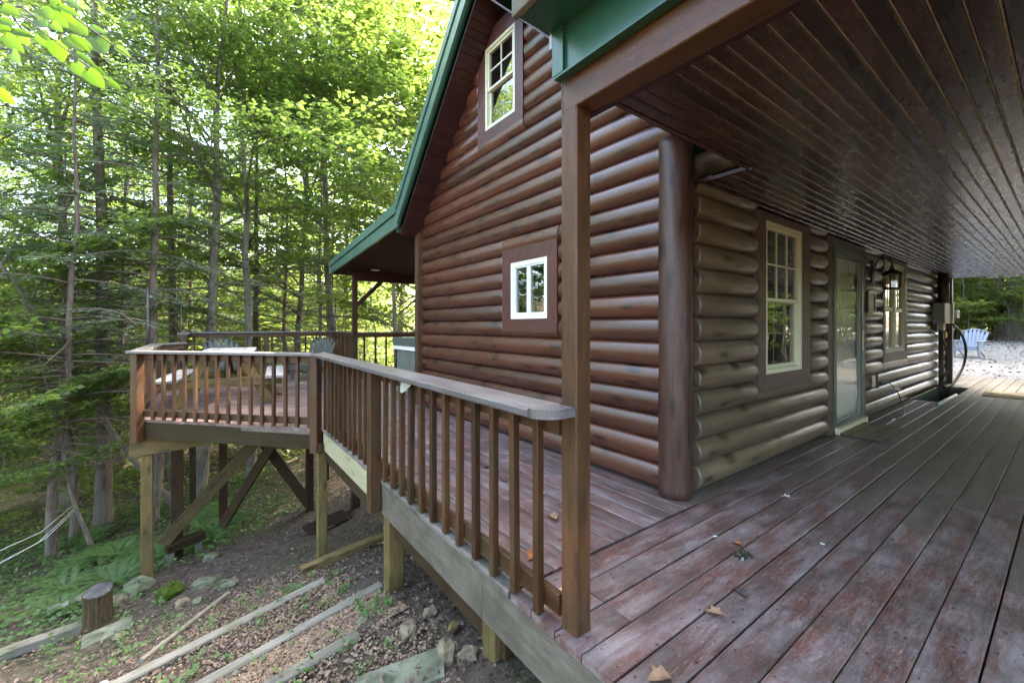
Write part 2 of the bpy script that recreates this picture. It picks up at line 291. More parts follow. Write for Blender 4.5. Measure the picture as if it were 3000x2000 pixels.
class MB:
    def __init__(s): s.v = []; s.f = []; s.s = []
    def add(s, V, Fs, sm=False, mtx=None):
        k = len(s.v); s.v += [tuple((mtx @ Vector(v)) if mtx else v) for v in V]; s.f += [tuple(i+k for i in f) for f in Fs]; s.s += [sm]*len(Fs) if isinstance(sm, bool) else sm
        return s
    def box(s, x0, x1, y0, y1, z0, z1, mtx=None):
        V = [(x, y, z) for z in (z0, z1) for y in (y0, y1) for x in (x0, x1)]
        return s.add(V, [(0, 2, 3, 1), (4, 5, 7, 6), (0, 1, 5, 4), (2, 6, 7, 3), (0, 4, 6, 2), (1, 3, 7, 5)], mtx=mtx)
    def prism(s, poly, z0, z1, mtx=None):      # poly CCW in xy
        n = len(poly); V = [(x, y, z0) for x, y in poly] + [(x, y, z1) for x, y in poly]
        return s.add(V, [tuple(range(n))[::-1], tuple(range(n, 2*n))] + [(i, (i+1) % n, n+(i+1) % n, n+i) for i in range(n)], mtx=mtx)
    def tube(s, P, rad, seg=8, cap=True, mtx=None):
        V, Fs = tube_geo(P, rad, seg, cap); return s.add(V, Fs, True, mtx)
    def lathe(s, prof, seg=16, mtx=None, sm=True):
        V = []; Fs = []
        for r, z in prof: V += [(r*math.cos(2*math.pi*i/seg), r*math.sin(2*math.pi*i/seg), z) for i in range(seg)]
        for k in range(len(prof)-1):
            for i in range(seg):
                j = (i+1) % seg; Fs.append((k*seg+i, k*seg+j, (k+1)*seg+j, (k+1)*seg+i))
        return s.add(V, Fs, sm, mtx)
    def bar(s, p0, p1, w_, t_, up=(0, 0, 1), bev=0.004):
        V, Fs = board_geo((Vector(p1)-Vector(p0)).length, w_, t_, bev); return s.add(V, Fs, False, frame(p0, p1, up))
    def obj(s, name, mat, parent=None, mtx=None, **props):
        me = mesh(name, s.v, s.f, s.s); return link(name, me, parent, mat, mtx, **props)
def tube_geo(P, rad, seg=8, cap=True):
    P = [Vector(p) for p in P]; n = len(P)
    if not isinstance(rad, (list, tuple)): rad = [rad]*n
    V = []; Fs = []; ref = None
    for i, p in enumerate(P):
        d = (P[min(i+1, n-1)]-P[max(i-1, 0)]).normalized()
        if ref is None: ref = Vector((1, 0, 0)) if abs(d.x) < 0.8 else Vector((0, 1, 0))
        a = (ref-d*ref.dot(d)).normalized(); b = d.cross(a); ref = a
        V += [tuple(p+(a*math.cos(t)+b*math.sin(t))*rad[i]) for t in [2*math.pi*k/seg for k in range(seg)]]
    for i in range(n-1):
        for k in range(seg):
            j = (k+1) % seg; Fs.append((i*seg+k, i*seg+j, (i+1)*seg+j, (i+1)*seg+k))
    if cap: Fs += [tuple(range(seg))[::-1], tuple(range((n-1)*seg, n*seg))]
    return V, Fs
def frame(p0, p1, up=(0, 0, 1)):               # local x along p0->p1, local z towards up, origin at the middle
    p0 = Vector(p0); p1 = Vector(p1); x = (p1-p0).normalized(); z = Vector(up); z = (z-x*z.dot(x)).normalized(); y = z.cross(x)
    m = Matrix((x, y, z)).transposed().to_4x4(); m.translation = (p0+p1)/2; return m
def board_geo(L, w_, t_, b=0.004):
    b = min(b, w_*0.3, t_*0.3); h = L/2; a = w_/2; c = t_/2
    pr = [(-a, -c+b), (-a+b, -c), (a-b, -c), (a, -c+b), (a, c-b), (a-b, c), (-a+b, c), (-a, c-b)]
    V = [(-h, y, z) for y, z in pr] + [(h, y, z) for y, z in pr]; n = 8
    return V, [tuple(range(n))[::-1], tuple(range(n, 2*n))] + [(i, (i+1) % n, n+(i+1) % n, n+i) for i in range(n)]
_bc = {}
def board(name, p0, p1, w_, t_, mat, parent, up=(0, 0, 1), bev=0.004, **props):
    L = round((Vector(p1)-Vector(p0)).length, 3); key = (L, w_, t_, bev, mat)
    if key not in _bc: _bc[key] = mesh(name, *board_geo(L, w_, t_, bev))
    return link(name, _bc[key], parent, mat, frame(p0, p1, up), **props)

# ------------------------------------------------------------------ ground
FY = [-30, -6, -2, 0, 1.75, 2.72, 3.3, 4.15, 5.0, 5.66, 7.3, 8.2, 9.1, 11, 13, 17, 25, 34, 60]
FZ = [1.2, 0.2, -0.08, -0.22, -0.47, -0.70, -0.90, -1.13, -1.44, -1.66, -1.95, -2.13, -2.42, -2.72, -2.95, -3.5, -3.7, -1.5, 8]
def sst(a, b, x): t = np.clip((x-a)/(b-a), 0, 1); return t*t*(3-2*t)
def gz(X, Y):
    X = np.asarray(X, float); Y = np.asarray(Y, float)
    s = np.interp(Y, FY, FZ) + 0.13*(np.clip(X, -9, 2.5)-1.2)
    d = -0.13+0.072*np.clip(X-15.2, 0, 7)+0.02*np.clip(X-22, 0, 30) - 0.22*np.clip(Y-7, 0, 14)
    t = sst(9.0, 14.0, X)*sst(0, 1, (X-9)/3)
    z = s*(1-t)+d*t
    z = np.where((X > 2.5) & (X < 14.5) & (Y > -3), np.minimum(z, -0.5), z) if False else z
    z = z - 0.45*sst(1.6, 3.0, X)*(1-sst(13.2, 14.8, X))*sst(-3.0, -1.4, Y)*(1-sst(2.5, 5, Y))
    return z
def ground():
    xs = np.unique(np.concatenate([np.linspace(-70, -10, 25), np.linspace(-10, 4, 94), np.linspace(4, 36, 90), np.linspace(36, 90, 22)]))
    ys = np.unique(np.concatenate([np.linspace(-60, -4, 24), np.linspace(-4, 16, 130), np.linspace(16, 36, 40), np.linspace(36, 90, 20)]))
    X, Y = np.meshgrid(xs, ys); Z = gz(X, Y)
    near = ((X > -12) & (X < 14) & (Y > -4) & (Y < 18))
    Z = Z + np.where(near, 0.025*np.sin(X*5.1+Y*2.3)*np.sin(Y*4.3-X*1.7)+RNG.normal(0, 0.010, X.shape), RNG.normal(0, 0.02, X.shape))
    nx = len(xs); ny = len(ys)
    V = np.stack([X, Y, Z], -1).reshape(-1, 3)
    i = np.arange(nx-1)[None, :]+nx*np.arange(ny-1)[:, None]; F = np.stack([i, i+1, i+1+nx, i+nx], -1).reshape(-1, 4)
    o = link('ground', mesh('ground', V.tolist(), F.tolist(), True), None, 'soil'); o['kind'] = 'structure'
    # gravel drive: a sheet just over the ground
    xs = np.linspace(15.25, 30.5, 60); ys = np.linspace(-1.3, 5.5, 32); X, Y = np.meshgrid(xs, ys)
    Z = gz(X, Y)+0.045+RNG.normal(0, 0.006, X.shape); nx = len(xs); ny = len(ys)
    i = np.arange(nx-1)[None, :]+nx*np.arange(ny-1)[:, None]; F = np.stack([i, i+1, i+1+nx, i+nx], -1).reshape(-1, 4)
    o = link('gravel_drive', mesh('gravel_drive', np.stack([X, Y, Z], -1).reshape(-1, 3).tolist(), F.tolist(), True), None, 'gravel'); o['kind'] = 'structure'
ground()

# ------------------------------------------------------------------ log cabin
XG, YD, YF, XE = 2.815, 1.715, 6.17, 13.10     # gable plane, door wall plane, far corner, far end
LOGH = 0.1868
cabin = thing('log_cabin', 'dark brown stained log cabin with green metal roof and a long covered porch', 'cabin', (8, 4, 0))
def log_prof(b=0.060, h=LOGH):
    n = 14; pts = []
    for i in range(n+1):
        t = -math.cos(math.pi*i/n); pts.append((t*h*0.499, b*(1-t*t)**0.60 if abs(t) < 1 else 0.0))
    return pts
LP0 = log_prof()
def log_mesh(L, r0=True, r1=True, sc=1.0, lo=-1, hi=1):
    LP = [p for p in LP0 if lo-1e-6 <= p[0] <= hi+1e-6]
    if lo > -1: LP = [(lo, np.interp(lo, *zip(*LP0)))]+LP
    if hi < 1: LP = LP+[(hi, np.interp(hi, *zip(*LP0)))]
    xs = [(-L/2, 0.84 if r0 else 1), (-L/2+0.007, 0.96 if r0 else 1), (-L/2+0.018, 1), (L/2-0.018, 1), (L/2-0.007, 0.96 if r1 else 1), (L/2, 0.84 if r1 else 1)]
    n = len(LP); V = []; Fs = []; sm = []
    for x, s in xs: V += [(x, y*(1 if s == 1 else 0.97), z*s*sc) for y, z in LP]
    for k in range(len(xs)-1):
        for i in range(n-1): Fs.append((k*n+i, k*n+i+1, (k+1)*n+i+1, (k+1)*n+i)[::-1]); sm.append(True)
    Fs.append(tuple(range(n))); sm.append(False); Fs.append(tuple(range((len(xs)-1)*n, len(xs)*n))[::-1]); sm.append(False)
    return mesh('log', V, Fs, sm)
_lc = {}
def log(p0, p1, nrm, mat, parent, r0=True, r1=True, lo=-1, hi=1):
    L = (Vector(p1)-Vector(p0)).length
    if L < 0.06: return
    key = (round(L, 3), r0, r1, mat, round(lo, 3), round(hi, 3))
    if key not in _lc: _lc[key] = log_mesh(L, r0, r1, 1, lo, hi)
    link('log', _lc[key], parent, mat, frame(p0, p1, nrm))
def sheet_holes(name, u0, u1, v0, v1, holes, place, mat, parent):
    us = sorted({u0, u1, *[h[0] for h in holes], *[h[1] for h in holes]}); vsr = sorted({v0, v1, *[h[2] for h in holes], *[h[3] for h in holes]})
    mb = MB()
    for i in range(len(us)-1):
        for j in range(len(vsr)-1):
            um = (us[i]+us[i+1])/2; vm = (vsr[j]+vsr[j+1])/2
            if any(h[0] < um < h[1] and h[2] < vm < h[3] for h in holes): continue
            mb.add([place(us[i], vsr[j]), place(us[i+1], vsr[j]), place(us[i+1], vsr[j+1]), place(us[i], vsr[j+1])], [(0, 1, 2, 3)])
    return mb.obj(name, mat, parent)
SOF = 8.91                                     # main soffit plane: z = SOF - Y beyond the ridge at Y 3.945
RY = 3.945
def soffit_z(y): return SOF-RY-abs(y-RY)
# windows: (y0,y1,z0,z1) of the casing and of the white frame
gw_small_c, gw_small = (2.995, 3.918, 1.185, 2.106), (3.140, 3.756, 1.329, 1.951)
gw_up_c, gw_up = (3.532, 4.449, 3.483, 4.80), (3.676, 4.284, 3.620, 4.612)
dw1_c, dw1 = (3.938, 5.138, 0.662, 2.28), (4.080, 4.926, 0.812, 2.21)
door_c, door = (5.689, 7.10, 0.0, 2.285), (5.855, 6.985, 0.03, 2.18)
dw2_c, dw2 = (7.955, 9.406, 0.712, 2.285), (8.070, 9.25, 0.852, 2.215)

gable = sheet_holes('gable_wall', YD+0.02, YF, -0.02, 2.66, [gw_small_c], lambda u, v: (XG, u, v), 'room', cabin)
# triangular upper sheet of the gable with the loft window left open
mb = MB()
for y0, y1, z0, z1 in ((YD+0.02, gw_up_c[0], 2.66, None), (gw_up_c[1], YF, 2.66, None)):
    mb.add([(XG, y0, z0), (XG, y1, z0), (XG, y1, max(z0, soffit_z(y1)+0.05)), (XG, y0, max(z0, soffit_z(y0)+0.05))], [(0, 1, 2, 3)])
mb.add([(XG, gw_up_c[0], 2.66), (XG, gw_up_c[1], 2.66), (XG, gw_up_c[1], gw_up_c[2]), (XG, gw_up_c[0], gw_up_c[2])], [(0, 1, 2, 3)])
mb.obj('gable_peak_wall', 'room', cabin)
k = 0
z = 0.010
while z < 4.7:
    zc = z+LOGH/2; ztop = z+LOGH
    ymax = min(YF-0.02, RY+(SOF-RY-z)+0.03); ymin = max(YD+0.05, RY-(SOF-RY-z)-0.03)
    segs = [(ymin, ymax)]
    for c in (gw_small_c, gw_up_c):
        if z < c[3]-0.02 and ztop > c[2]+0.02:
            new = []
            for a, b in segs: new += [s for s in ((a, min(b, c[0]-0.006)), (max(a, c[1]+0.006), b)) if s[1]-s[0] > 0.06]
            segs = new
            if c is gw_small_c:
                if ztop > c[3]+0.01: log((XG, c[1]+0.004, zc), (XG, c[0]-0.004, zc), (-1, 0, 0), 'log', gable, False, False, lo=c[3]+0.001-zc)
                if z < c[2]-0.01: log((XG, c[1]+0.004, zc), (XG, c[0]-0.004, zc), (-1, 0, 0), 'log', gable, False, False, hi=c[2]-0.001-zc)
            elif z < c[2]-0.01: log((XG, c[1]+0.004, zc), (XG, c[0]-0.004, zc), (-1, 0, 0), 'log', gable, False, False, hi=c[2]-0.001-zc)
    for a, b in segs:
        log((XG, b, zc), (XG, a, zc), (-1, 0, 0), 'log', gable, abs(b-ymax) > 0.01, abs(a-ymin) > 0.01)
    z += LOGH
doorwall = sheet_holes('door_wall', XG, XE, -0.02, 2.32, [dw1_c, door_c, dw2_c], lambda u, v: (u, YD, v), 'room', cabin)
z = 0.010
while z < 2.28:
    zc = z+LOGH/2; segs = [(XG+0.16, XE)]
    for c in (dw1_c, door_c, dw2_c):
        if z < c[3]-0.02 and z+LOGH > c[2]+0.02:
            new = []
            for a, b in segs: new += [s for s in ((a, min(b, c[0]-0.007)), (max(a, c[1]+0.007), b)) if s[1]-s[0] > 0.06]
            segs = new
            if c is not door_c and z < c[2]-0.01: log((c[0]-0.010, YD, zc), (c[1]+0.010, YD, zc), (0, -1, 0), 'doorlog', doorwall, False, False, lo=-1, hi=c[2]-0.001-zc)
    for a, b in segs:
        if z+LOGH > 2.31:      # top course is cut at the ceiling
            pass
        log((a, YD, zc), (b, YD, zc), (0, -1, 0), 'doorlog', doorwall, True, b < XE-0.01)
    z += LOGH
# far and rear walls that close the cabin
MB().add([(XE, YD, -0.02), (XE, YF, -0.02), (XE, YF, 4.4), (XE, YD, 4.4)], [(0, 1, 2, 3)]).obj('end_wall', 'log', cabin)
MB().add([(XG, YF, -0.02), (XE, YF, -0.02), (XE, YF, 2.8), (XG, YF, 2.8)], [(0, 1, 2, 3)]).obj('rear_wall', 'log', cabin)

def casing(win, c, f, place, out, mat, clip=None, bottom_ext=0.0):
    """mitred casing boards between rectangles c and f, proud of the wall along out"""
    (a0, a1, b0, b1), (p0, p1, q0, q1) = c, f
    quads = [[(a0, b0), (a1, b0), (p1, q0), (p0, q0)], [(a1, b0), (a1, b1), (p1, q1), (p1, q0)], [(a1, b1), (a0, b1), (p0, q1), (p1, q1)], [(a0, b1), (a0, b0), (p0, q0), (p0, q1)]]
    for q in quads:
        if clip:
            q = clip(q)
            if len(q) < 3: continue
        cx = sum(x for x, _ in q)/len(q); cyy = sum(y for _, y in q)/len(q)
        q = [(cx+(x-cx)*0.997, cyy+(y-cyy)*0.997) for x, y in q]
        n = len(q); V = [place(x, y, 0.0) for x, y in q]+[place(x, y, out) for x, y in q]
        MB().add(V, [tuple(range(n)), tuple(range(n, 2*n))[::-1]]+[(i, (i+1) % n, n+(i+1) % n, n+i)[::-1] for i in range(n)]).obj('casing_board', mat, win)
def rect_ring(mb, o, i, place, d0, d1):
    (a0, a1, b0, b1), (p0, p1, q0, q1) = o, i
    for q in ([(a0, b0), (a1, b0), (p1, q0), (p0, q0)], [(a1, b0), (a1, b1), (p1, q1), (p1, q0)], [(a1, b1), (a0, b1), (p0, q1), (p1, q1)], [(a0, b1), (a0, b0), (p0, q0), (p0, q1)]):
        V = [place(x, y, d0) for x, y in q]+[place(x, y, d1) for x, y in q]
        mb.add(V, [(0, 1, 2, 3), (7, 6, 5, 4)]+[(j, (j+1) % 4, 4+(j+1) % 4, 4+j)[::-1] for j in range(4)])
def shrink(r, a, b=None): b = a if b is None else b; return (r[0]+a, r[1]-a, r[2]+b, r[3]-b)
def plate(mb, r, place, d0, d1):
    q = [(r[0], r[2]), (r[1], r[2]), (r[1], r[3]), (r[0], r[3])]; V = [place(x, y, d0) for x, y in q]+[place(x, y, d1) for x, y in q]
    mb.add(V, [(0, 1, 2, 3), (7, 6, 5, 4)]+[(j, (j+1) % 4, 4+(j+1) % 4, 4+j)[::-1] for j in range(4)])
def pane(win, r, place, d=0.012, mat='glass'):
    mb = MB(); plate(mb, r, place, d-0.003, d+0.003)
    if place is pd: mb.f = [f[::-1] for f in mb.f]      # faces outwards
    return mb.obj('pane', mat, win)
def recess(win, r, place, depth=0.5):
    mb = MB(); q = [(r[0], r[2]), (r[1], r[2]), (r[1], r[3]), (r[0], r[3])]; V = [place(x, y, -0.02) for x, y in q]+[place(x, y, -depth) for x, y in q]
    mb.add(V, [(4, 5, 6, 7)]+[(j, (j+1) % 4, 4+(j+1) % 4, 4+j) for j in range(4)]); return mb.obj('dark_interior', 'room', win)
def curtain(win, x0, x1, x0b, x1b, zt, zb, place, d=-0.10):
    n = 14; V = []; 
    for i in range(n+1):
        t = i/n; wv = 0.018*math.sin(t*26)
        V += [place(x0+(x1-x0)*t, zt, d+wv), place(x0b+(x1b-x0b)*t, (zt+zb)/2, d+wv), place((x0b+(x1b-x0b)*t), zb, d+wv*1.3)]
    Fs = []
    for i in range(n): Fs += [(3*i, 3*i+3, 3*i+4, 3*i+1), (3*i+1, 3*i+4, 3*i+5, 3*i+2)]
    MB().add(V, Fs, True).obj('curtain', 'curtain', win)
def blinds(win, x0, x1, z0, z1, place, d=-0.05):
    mb = MB(); z = z0
    while z < z1:
        V = [place(x0, z, d), place(x1, z, d), place(x1, z+0.012, d-0.022), place(x0, z+0.012, d-0.022)]; mb.add(V, [(0, 1, 2, 3)]); z += 0.026
    mb.obj('blind', 'blind', win)

pg = lambda y, z, d: (XG-0.008-d, y, z)         # gable wall, d outwards
pd = lambda x, z, d: (x, YD-0.008-d, z)         # door wall
# small sliding window
def win_small():
    f = gw_small; mb = MB(); rect_ring(mb, f, shrink(f, 0.045), pg, -0.02, 0.045); rect_ring(mb, shrink(f, 0.045), shrink(f, 0.065), pg, -0.01, 0.03)
    mid = 3.455
    plate(mb, (mid-0.025, mid+0.035, f[2]+0.065, f[3]-0.065), pg, -0.008, 0.028)
    win = mb.obj('window', 'vinylw', cabin, label='small white sliding window at head height in the gable wall')
    casing(win, gw_small_c, f, pg, 0.050, 'trim')
    pane(win, (f[0]+0.065, mid-0.025, f[2]+0.065, f[3]-0.065), pg, 0.012); pane(win, (mid+0.035, f[1]-0.065, f[2]+0.065, f[3]-0.065), pg, 0.004)
    recess(win, shrink(f, 0.03), pg); curtain(win, mid+0.1, f[1]-0.05, mid+0.16, f[1]-0.05, f[3]-0.05, f[2]+0.05, pg)
win_small()
def clip_sof(q):                                # keep the part below the soffit planes
    for s in (1, -1):
        g = lambda p: (SOF-RY-0.035)-s*(p[0]-RY)-p[1]
        out = []
        for i in range(len(q)):
            a, b = q[i], q[(i+1) % len(q)]; ga, gb = g(a), g(b)
            if ga >= 0: out.append(a)
            if ga*gb < 0: t = ga/(ga-gb); out.append((a[0]+(b[0]-a[0])*t, a[1]+(b[1]-a[1])*t))
        q = out
        if len(q) < 3: return q
    return q
def win_double(c, f, place, mat, meet, cols, rows, trim, label, clip=None, lower_grid=False):
    mb = MB(); rect_ring(mb, f, shrink(f, 0.04), place, -0.02, 0.045)
    up = (f[0]+0.04, f[1]-0.04, meet, f[3]-0.04); lo = (f[0]+0.04, f[1]-0.04, f[2]+0.04, meet+0.03)
    win = mb.obj('window', mat, cabin, label=label)
    m2 = MB(); rect_ring(m2, up, shrink(up, 0.03), place, 0.004, 0.032); m2.obj('sash', mat, win)
    m3 = MB(); rect_ring(m3, lo, shrink(lo, 0.035), place, -0.014, 0.006); m3.obj('sash', mat, win)
    casing(win, c, f, place, 0.050, trim, clip)
    ui = shrink(up, 0.03); li = shrink(lo, 0.035)
    g = MB()
    for i in range(1, cols):
        x = ui[0]+(ui[1]-ui[0])*i/cols; plate(g, (x-0.009, x+0.009, ui[2], ui[3]), place, 0.013, 0.021)
    for j in range(1, rows):
        zz = ui[2]+(ui[3]-ui[2])*j/rows; plate(g, (ui[0], ui[1], zz-0.009, zz+0.009), place, 0.0135, 0.0205)
    g.obj('glazing_grid', mat, win)
    if lower_grid:
        g = MB()
        for i in range(1, cols):
            x = li[0]+(li[1]-li[0])*i/cols; plate(g, (x-0.006, x+0.006, li[2], li[3]), place, -0.012, -0.010)
        zz = (li[2]+li[3])/2; plate(g, (li[0], li[1], zz-0.006, zz+0.006), place, -0.0125, -0.0095)
        g.obj('glazing_grid', mat, win)
    pane(win, ui, place, 0.009); pane(win, li, place, -0.006)
    recess(win, shrink(f, 0.03), place)
    return win, ui, li
win, ui, li = win_double(gw_up_c, gw_up, pg, 'vinyl', 4.09, 2, 2, 'trim', 'ivory loft window under the peak of the gable', clip_sof, True)
curtain(win, 3.72, 3.98, 3.95, 4.24, gw_up[3]-0.05, gw_up[2]+0.05, pg)
win, ui, li = win_double(dw1_c, dw1, pd, 'vinyl', 1.48, 3, 2, 'doortrim', 'tall ivory porch window with blinds nearest the corner log post', None, True)
blinds(win, ui[0], ui[1], 1.62, ui[3], pd); curtain(win, 4.62, 4.90, 4.60, 4.90, dw1[3]-0.05, dw1[2]+0.05, pd)
# second porch window: two tall units side by side
def win_pair():
    f = dw2; mb = MB(); mid = 8.66
    rect_ring(mb, f, shrink(f, 0.04), pd, -0.02, 0.045); plate(mb, (mid-0.06, mid+0.06, f[2]+0.04, f[3]-0.04), pd, -0.015, 0.043)
    win = mb.obj('window', 'vinyl', cabin, label='pair of narrow ivory porch windows beyond the door and lantern')
    casing(win, dw2_c, f, pd, 0.050, 'doortrim')
    recess(win, shrink(f, 0.03), pd)
    for x0, x1 in ((f[0]+0.04, mid-0.06), (mid+0.06, f[1]-0.04)):
        for z0, z1 in ((f[2]+0.04, 1.50), (1.50, f[3]-0.04)):
            r = (x0, x1, z0, z1); s = MB(); rect_ring(s, r, shrink(r, 0.03), pd, -0.005, 0.03); s.obj('sash', 'vinyl', win)
            pane(win, shrink(r, 0.03), pd, 0.008)
        g = MB(); xm = (x0+x1)/2; plate(g, (xm-0.008, xm+0.008, 1.53, f[3]-0.07), pd, 0.012, 0.018); plate(g, (x0+0.03, x1-0.03, 1.83, 1.846), pd, 0.0125, 0.0175); g.obj('glazing_grid', 'vinyl', win)
        blinds(win, x0, x1, 1.75, f[3]-0.05, pd)
win_pair()
# storm door
def storm_door():
    f = door; mb = MB(); rect_ring(mb, f, shrink(f, 0.085, 0.08), pd, 0.0, 0.055)
    d = mb.obj('door', 'doorgreen', cabin, label='full glass storm door with a narrow dark green frame')
    casing(d, door_c, (f[0], f[1], 0.001, f[3]), pd, 0.045, 'doortrim')
    fr = MB(); rect_ring(fr, shrink(f, 0.087, 0.082), shrink(f, 0.105, 0.1), pd, 0.008, 0.045); fr.obj('glass_trim', 'steel', d)
    pane(d, shrink(f, 0.1), pd, 0.025, 'doorglass')
    i = MB(); plate(i, (f[0]+0.03, f[1]-0.03, 0.02, f[3]-0.03), pd, -0.05, -0.025); i.obj('inner_door', 'innerdoor', d)
    g = MB(); r = (f[0]+0.2, f[0]+0.55, 1.0, 1.95); rect_ring(g, r, shrink(r, 0.05), pd, -0.025, -0.012); plate(g, (r[0]+0.165, r[0]+0.185, 1.05, 1.9), pd, -0.024, -0.014); plate(g, (r[0]+0.05, r[1]-0.05, 1.46, 1.48), pd, -0.0245, -0.0145); g.obj('inner_window_trim', 'vinyl', d)
    s = MB(); plate(s, (f[0]+0.02, f[1], -0.0, 0.07), pd, 0.056, 0.10); s.obj('threshold', 'cream', d)
    h = MB(); plate(h, (f[1]-0.075, f[1]-0.035, 0.93, 1.20), pd, 0.056, 0.064)
    h.tube([(f[1]-0.055, YD-0.07, 1.06), (f[1]-0.055, YD-0.13, 1.06), (f[1]-0.16, YD-0.135, 1.065)], 0.010, 8); h.obj('handle', 'cream', d)
storm_door()

# corner log post and the far corner post
def log_post(x, y, r, z0, z1, mat, name='corner_log_post', seg=40):
    prof = []; n = 44; rj = random.Random(17)
    V = []; Fs = []
    for k in range(n+1):
        zz = z0+(z1-z0)*k/n
        for i in range(seg):
            a = 2*math.pi*i/seg; rr = r*(1+0.016*math.sin(3*a+k*0.26)+0.010*math.sin(5*a-k*0.19)+0.008*math.sin(9*a+k*0.6)+rj.uniform(-0.010, 0.008)-(0.05 if rj.random() < 0.012 else 0)); V.append((x+rr*math.cos(a), y+rr*math.sin(a), zz))
    for k in range(n):
        for i in range(seg): j = (i+1) % seg; Fs.append((k*seg+i, k*seg+j, (k+1)*seg+j, (k+1)*seg+i))
    Fs += [tuple(range(seg))[::-1], tuple(range(n*seg, (n+1)*seg))]
    c = Vector((x, y, (z0+z1)/2)); rot = Matrix.Rotation(R(-90), 4, 'Y')
    V = [tuple(rot.inverted() @ (Vector(v)-c)) for v in V]
    return MB().add(V, Fs, [True]*(n*seg)+[False]*2).obj(name, mat, cabin, Matrix.Translation(c) @ rot)
log_post(2.815, 1.765, 0.118, -0.01, 2.62, 'postlog')
log_post(2.96, 1.10, 0.07, 2.10, 2.11, 'log') if False else None
MB().tube([(2.87, 1.72, 2.20), (2.87, 0.25, 2.20)], 0.085, 18).obj('log_beam', 'doorlog', cabin) if False else None
def beam_log(p0, p1, r, name, mat):
    m = frame(p0, p1); L = (Vector(p1)-Vector(p0)).length
    MB().tube([(-L/2, 0, 0), (L/2, 0, 0)], r, 20).obj(name, mat, cabin, m)
MB().box(2.42, 2.985, 1.29, 1.74, 2.64, 2.66).obj('dark_hole_sheet', 'room', cabin)  # black sheet added to paint the shaded hole above the corner post
beam_log((2.955, 1.72, 2.435), (2.955, 0.95, 2.435), 0.085, 'log_stub', 'doorlog')
far = MB(); far.box(2.705, 2.82, 6.13, 6.26, 0, 2.68); far.add([(2.705, 6.13, 2.68), (2.82, 6.13, 2.68), (2.82, 6.26, 2.68), (2.705, 6.26, 2.68), (2.7625, 6.195, 2.80)], [(0, 1, 4), (1, 2, 4), (2, 3, 4), (3, 0, 4)])
def recentre(mb, axis='Z'):
    V = np.array(mb.v); c = Vector(((V.min(0)+V.max(0))/2).tolist()); rot = Matrix.Rotation(R(-90), 4, 'Y') if axis == 'Z' else Matrix.Identity(4)
    mb.v = [tuple(rot.inverted() @ (Vector(v)-c)) for v in mb.v]; return Matrix.Translation(c) @ rot
mt = recentre(far); far.obj('corner_post', 'rail', cabin, mt)
# end post at the far end of the door wall
mb = MB(); mb.box(13.02, 13.16, 1.58, 1.70, -0.1, 2.30); mt = recentre(mb); mb.obj('corner_post', 'doortrim', cabin, mt)

# --- main roof: two 45 degree slabs, green rake fascia, soffit boards, lower porch roofs
XR = 2.395; XB = 13.5
def slab(name, pts_yz, x0, x1, mat):
    n = len(pts_yz); V = [(x0, y, z) for y, z in pts_yz]+[(x1, y, z) for y, z in pts_yz]
    return MB().add(V, [tuple(range(n)), tuple(range(n, 2*n))[::-1]]+[(i, (i+1) % n, n+(i+1) % n, n+i)[::-1] for i in range(n)]).obj(name, mat, cabin)
top = lambda y: 9.42-RY-abs(y-RY)
YB = 6.275; YN = 1.61
slab('main_roof', [(RY, top(RY)-0.03), (YB, top(YB)-0.03), (YB, top(YB)-0.12), (RY, top(RY)-0.12), (YN, top(YN)-0.12), (YN, top(YN)-0.03)], XR+0.035, XB, 'green')
def rake(y0, z0, y1, z1, off0, off1, dx0, dx1, mat, name):
    slab(name, [(y0, z0+off0), (y1, z1+off0), (y1, z1+off1), (y0, z0+off1)], XR+dx0, XR+dx1, mat)
for s in (1, -1):
    ye = YB if s == 1 else YN
    zt, zb = top(RY), top(ye)
    rake(RY, zt, ye, zb, 0.0, -0.135, -0.022, 0.03, 'greenlite', 'rake_trim'); rake(RY, zt, ye, zb, -0.138, -0.175, 0.004, 0.03, 'green', 'rake_reveal')
    rake(RY, zt, ye, zb, -0.178, -0.365, -0.008, 0.03, 'greenlite', 'rake_fascia'); rake(RY, zt, ye, zb, -0.355, -0.366, 0.031, 0.058, 'green', 'rake_return')
    n = 38 if s == 1 else 30
    Lr = abs(ye-RY)*math.sqrt(2); bw = 0.088
    for i in range(int(Lr/bw)):
        t = (i+0.5)*bw/math.sqrt(2); y = RY+s*t; zc = SOF-RY-t+0.012
        board('soffit_board', (XR+0.06, y, zc), (XG-0.005, y, zc), 0.086, 0.018, 'soffit', cabin, up=(0, s, 1), bev=0.005)
# far porch roof (away from us)
ft = lambda y: 3.145-0.0915*(y-YB); fb = lambda y: 2.78-0.072*(y-YB)
YEv = 10.45
slab('rear_porch_roof', [(YB-0.02, ft(YB)-0.02), (YEv, ft(YEv)-0.02), (YEv, ft(YEv)-0.10), (YB-0.02, ft(YB)-0.10)], XR+0.035, XB, 'green')
def rake2(o0, o1, dx0, dx1, mat, name, b=0):
    f0 = lambda y, o: ft(y)*(1-o)+fb(y)*o
    slab(name, [(YB-0.05, f0(YB, o0)), (YEv, f0(YEv, o0)), (YEv, f0(YEv, o1)), (YB-0.05, f0(YB, o1))], XR+dx0, XR+dx1, mat)
rake2(0, 0.40, -0.024, 0.03, 'greenlite', 'rake_trim'); rake2(0.41, 0.50, 0.002, 0.03, 'green', 'rake_reveal'); rake2(0.51, 1.0, -0.010, 0.03, 'greenlite', 'rake_fascia')
slab('eave_fascia', [(YEv, ft(YEv)), (YEv+0.03, ft(YEv)), (YEv+0.03, fb(YEv)), (YEv, fb(YEv))], XR-0.02, XB, 'greenlite')
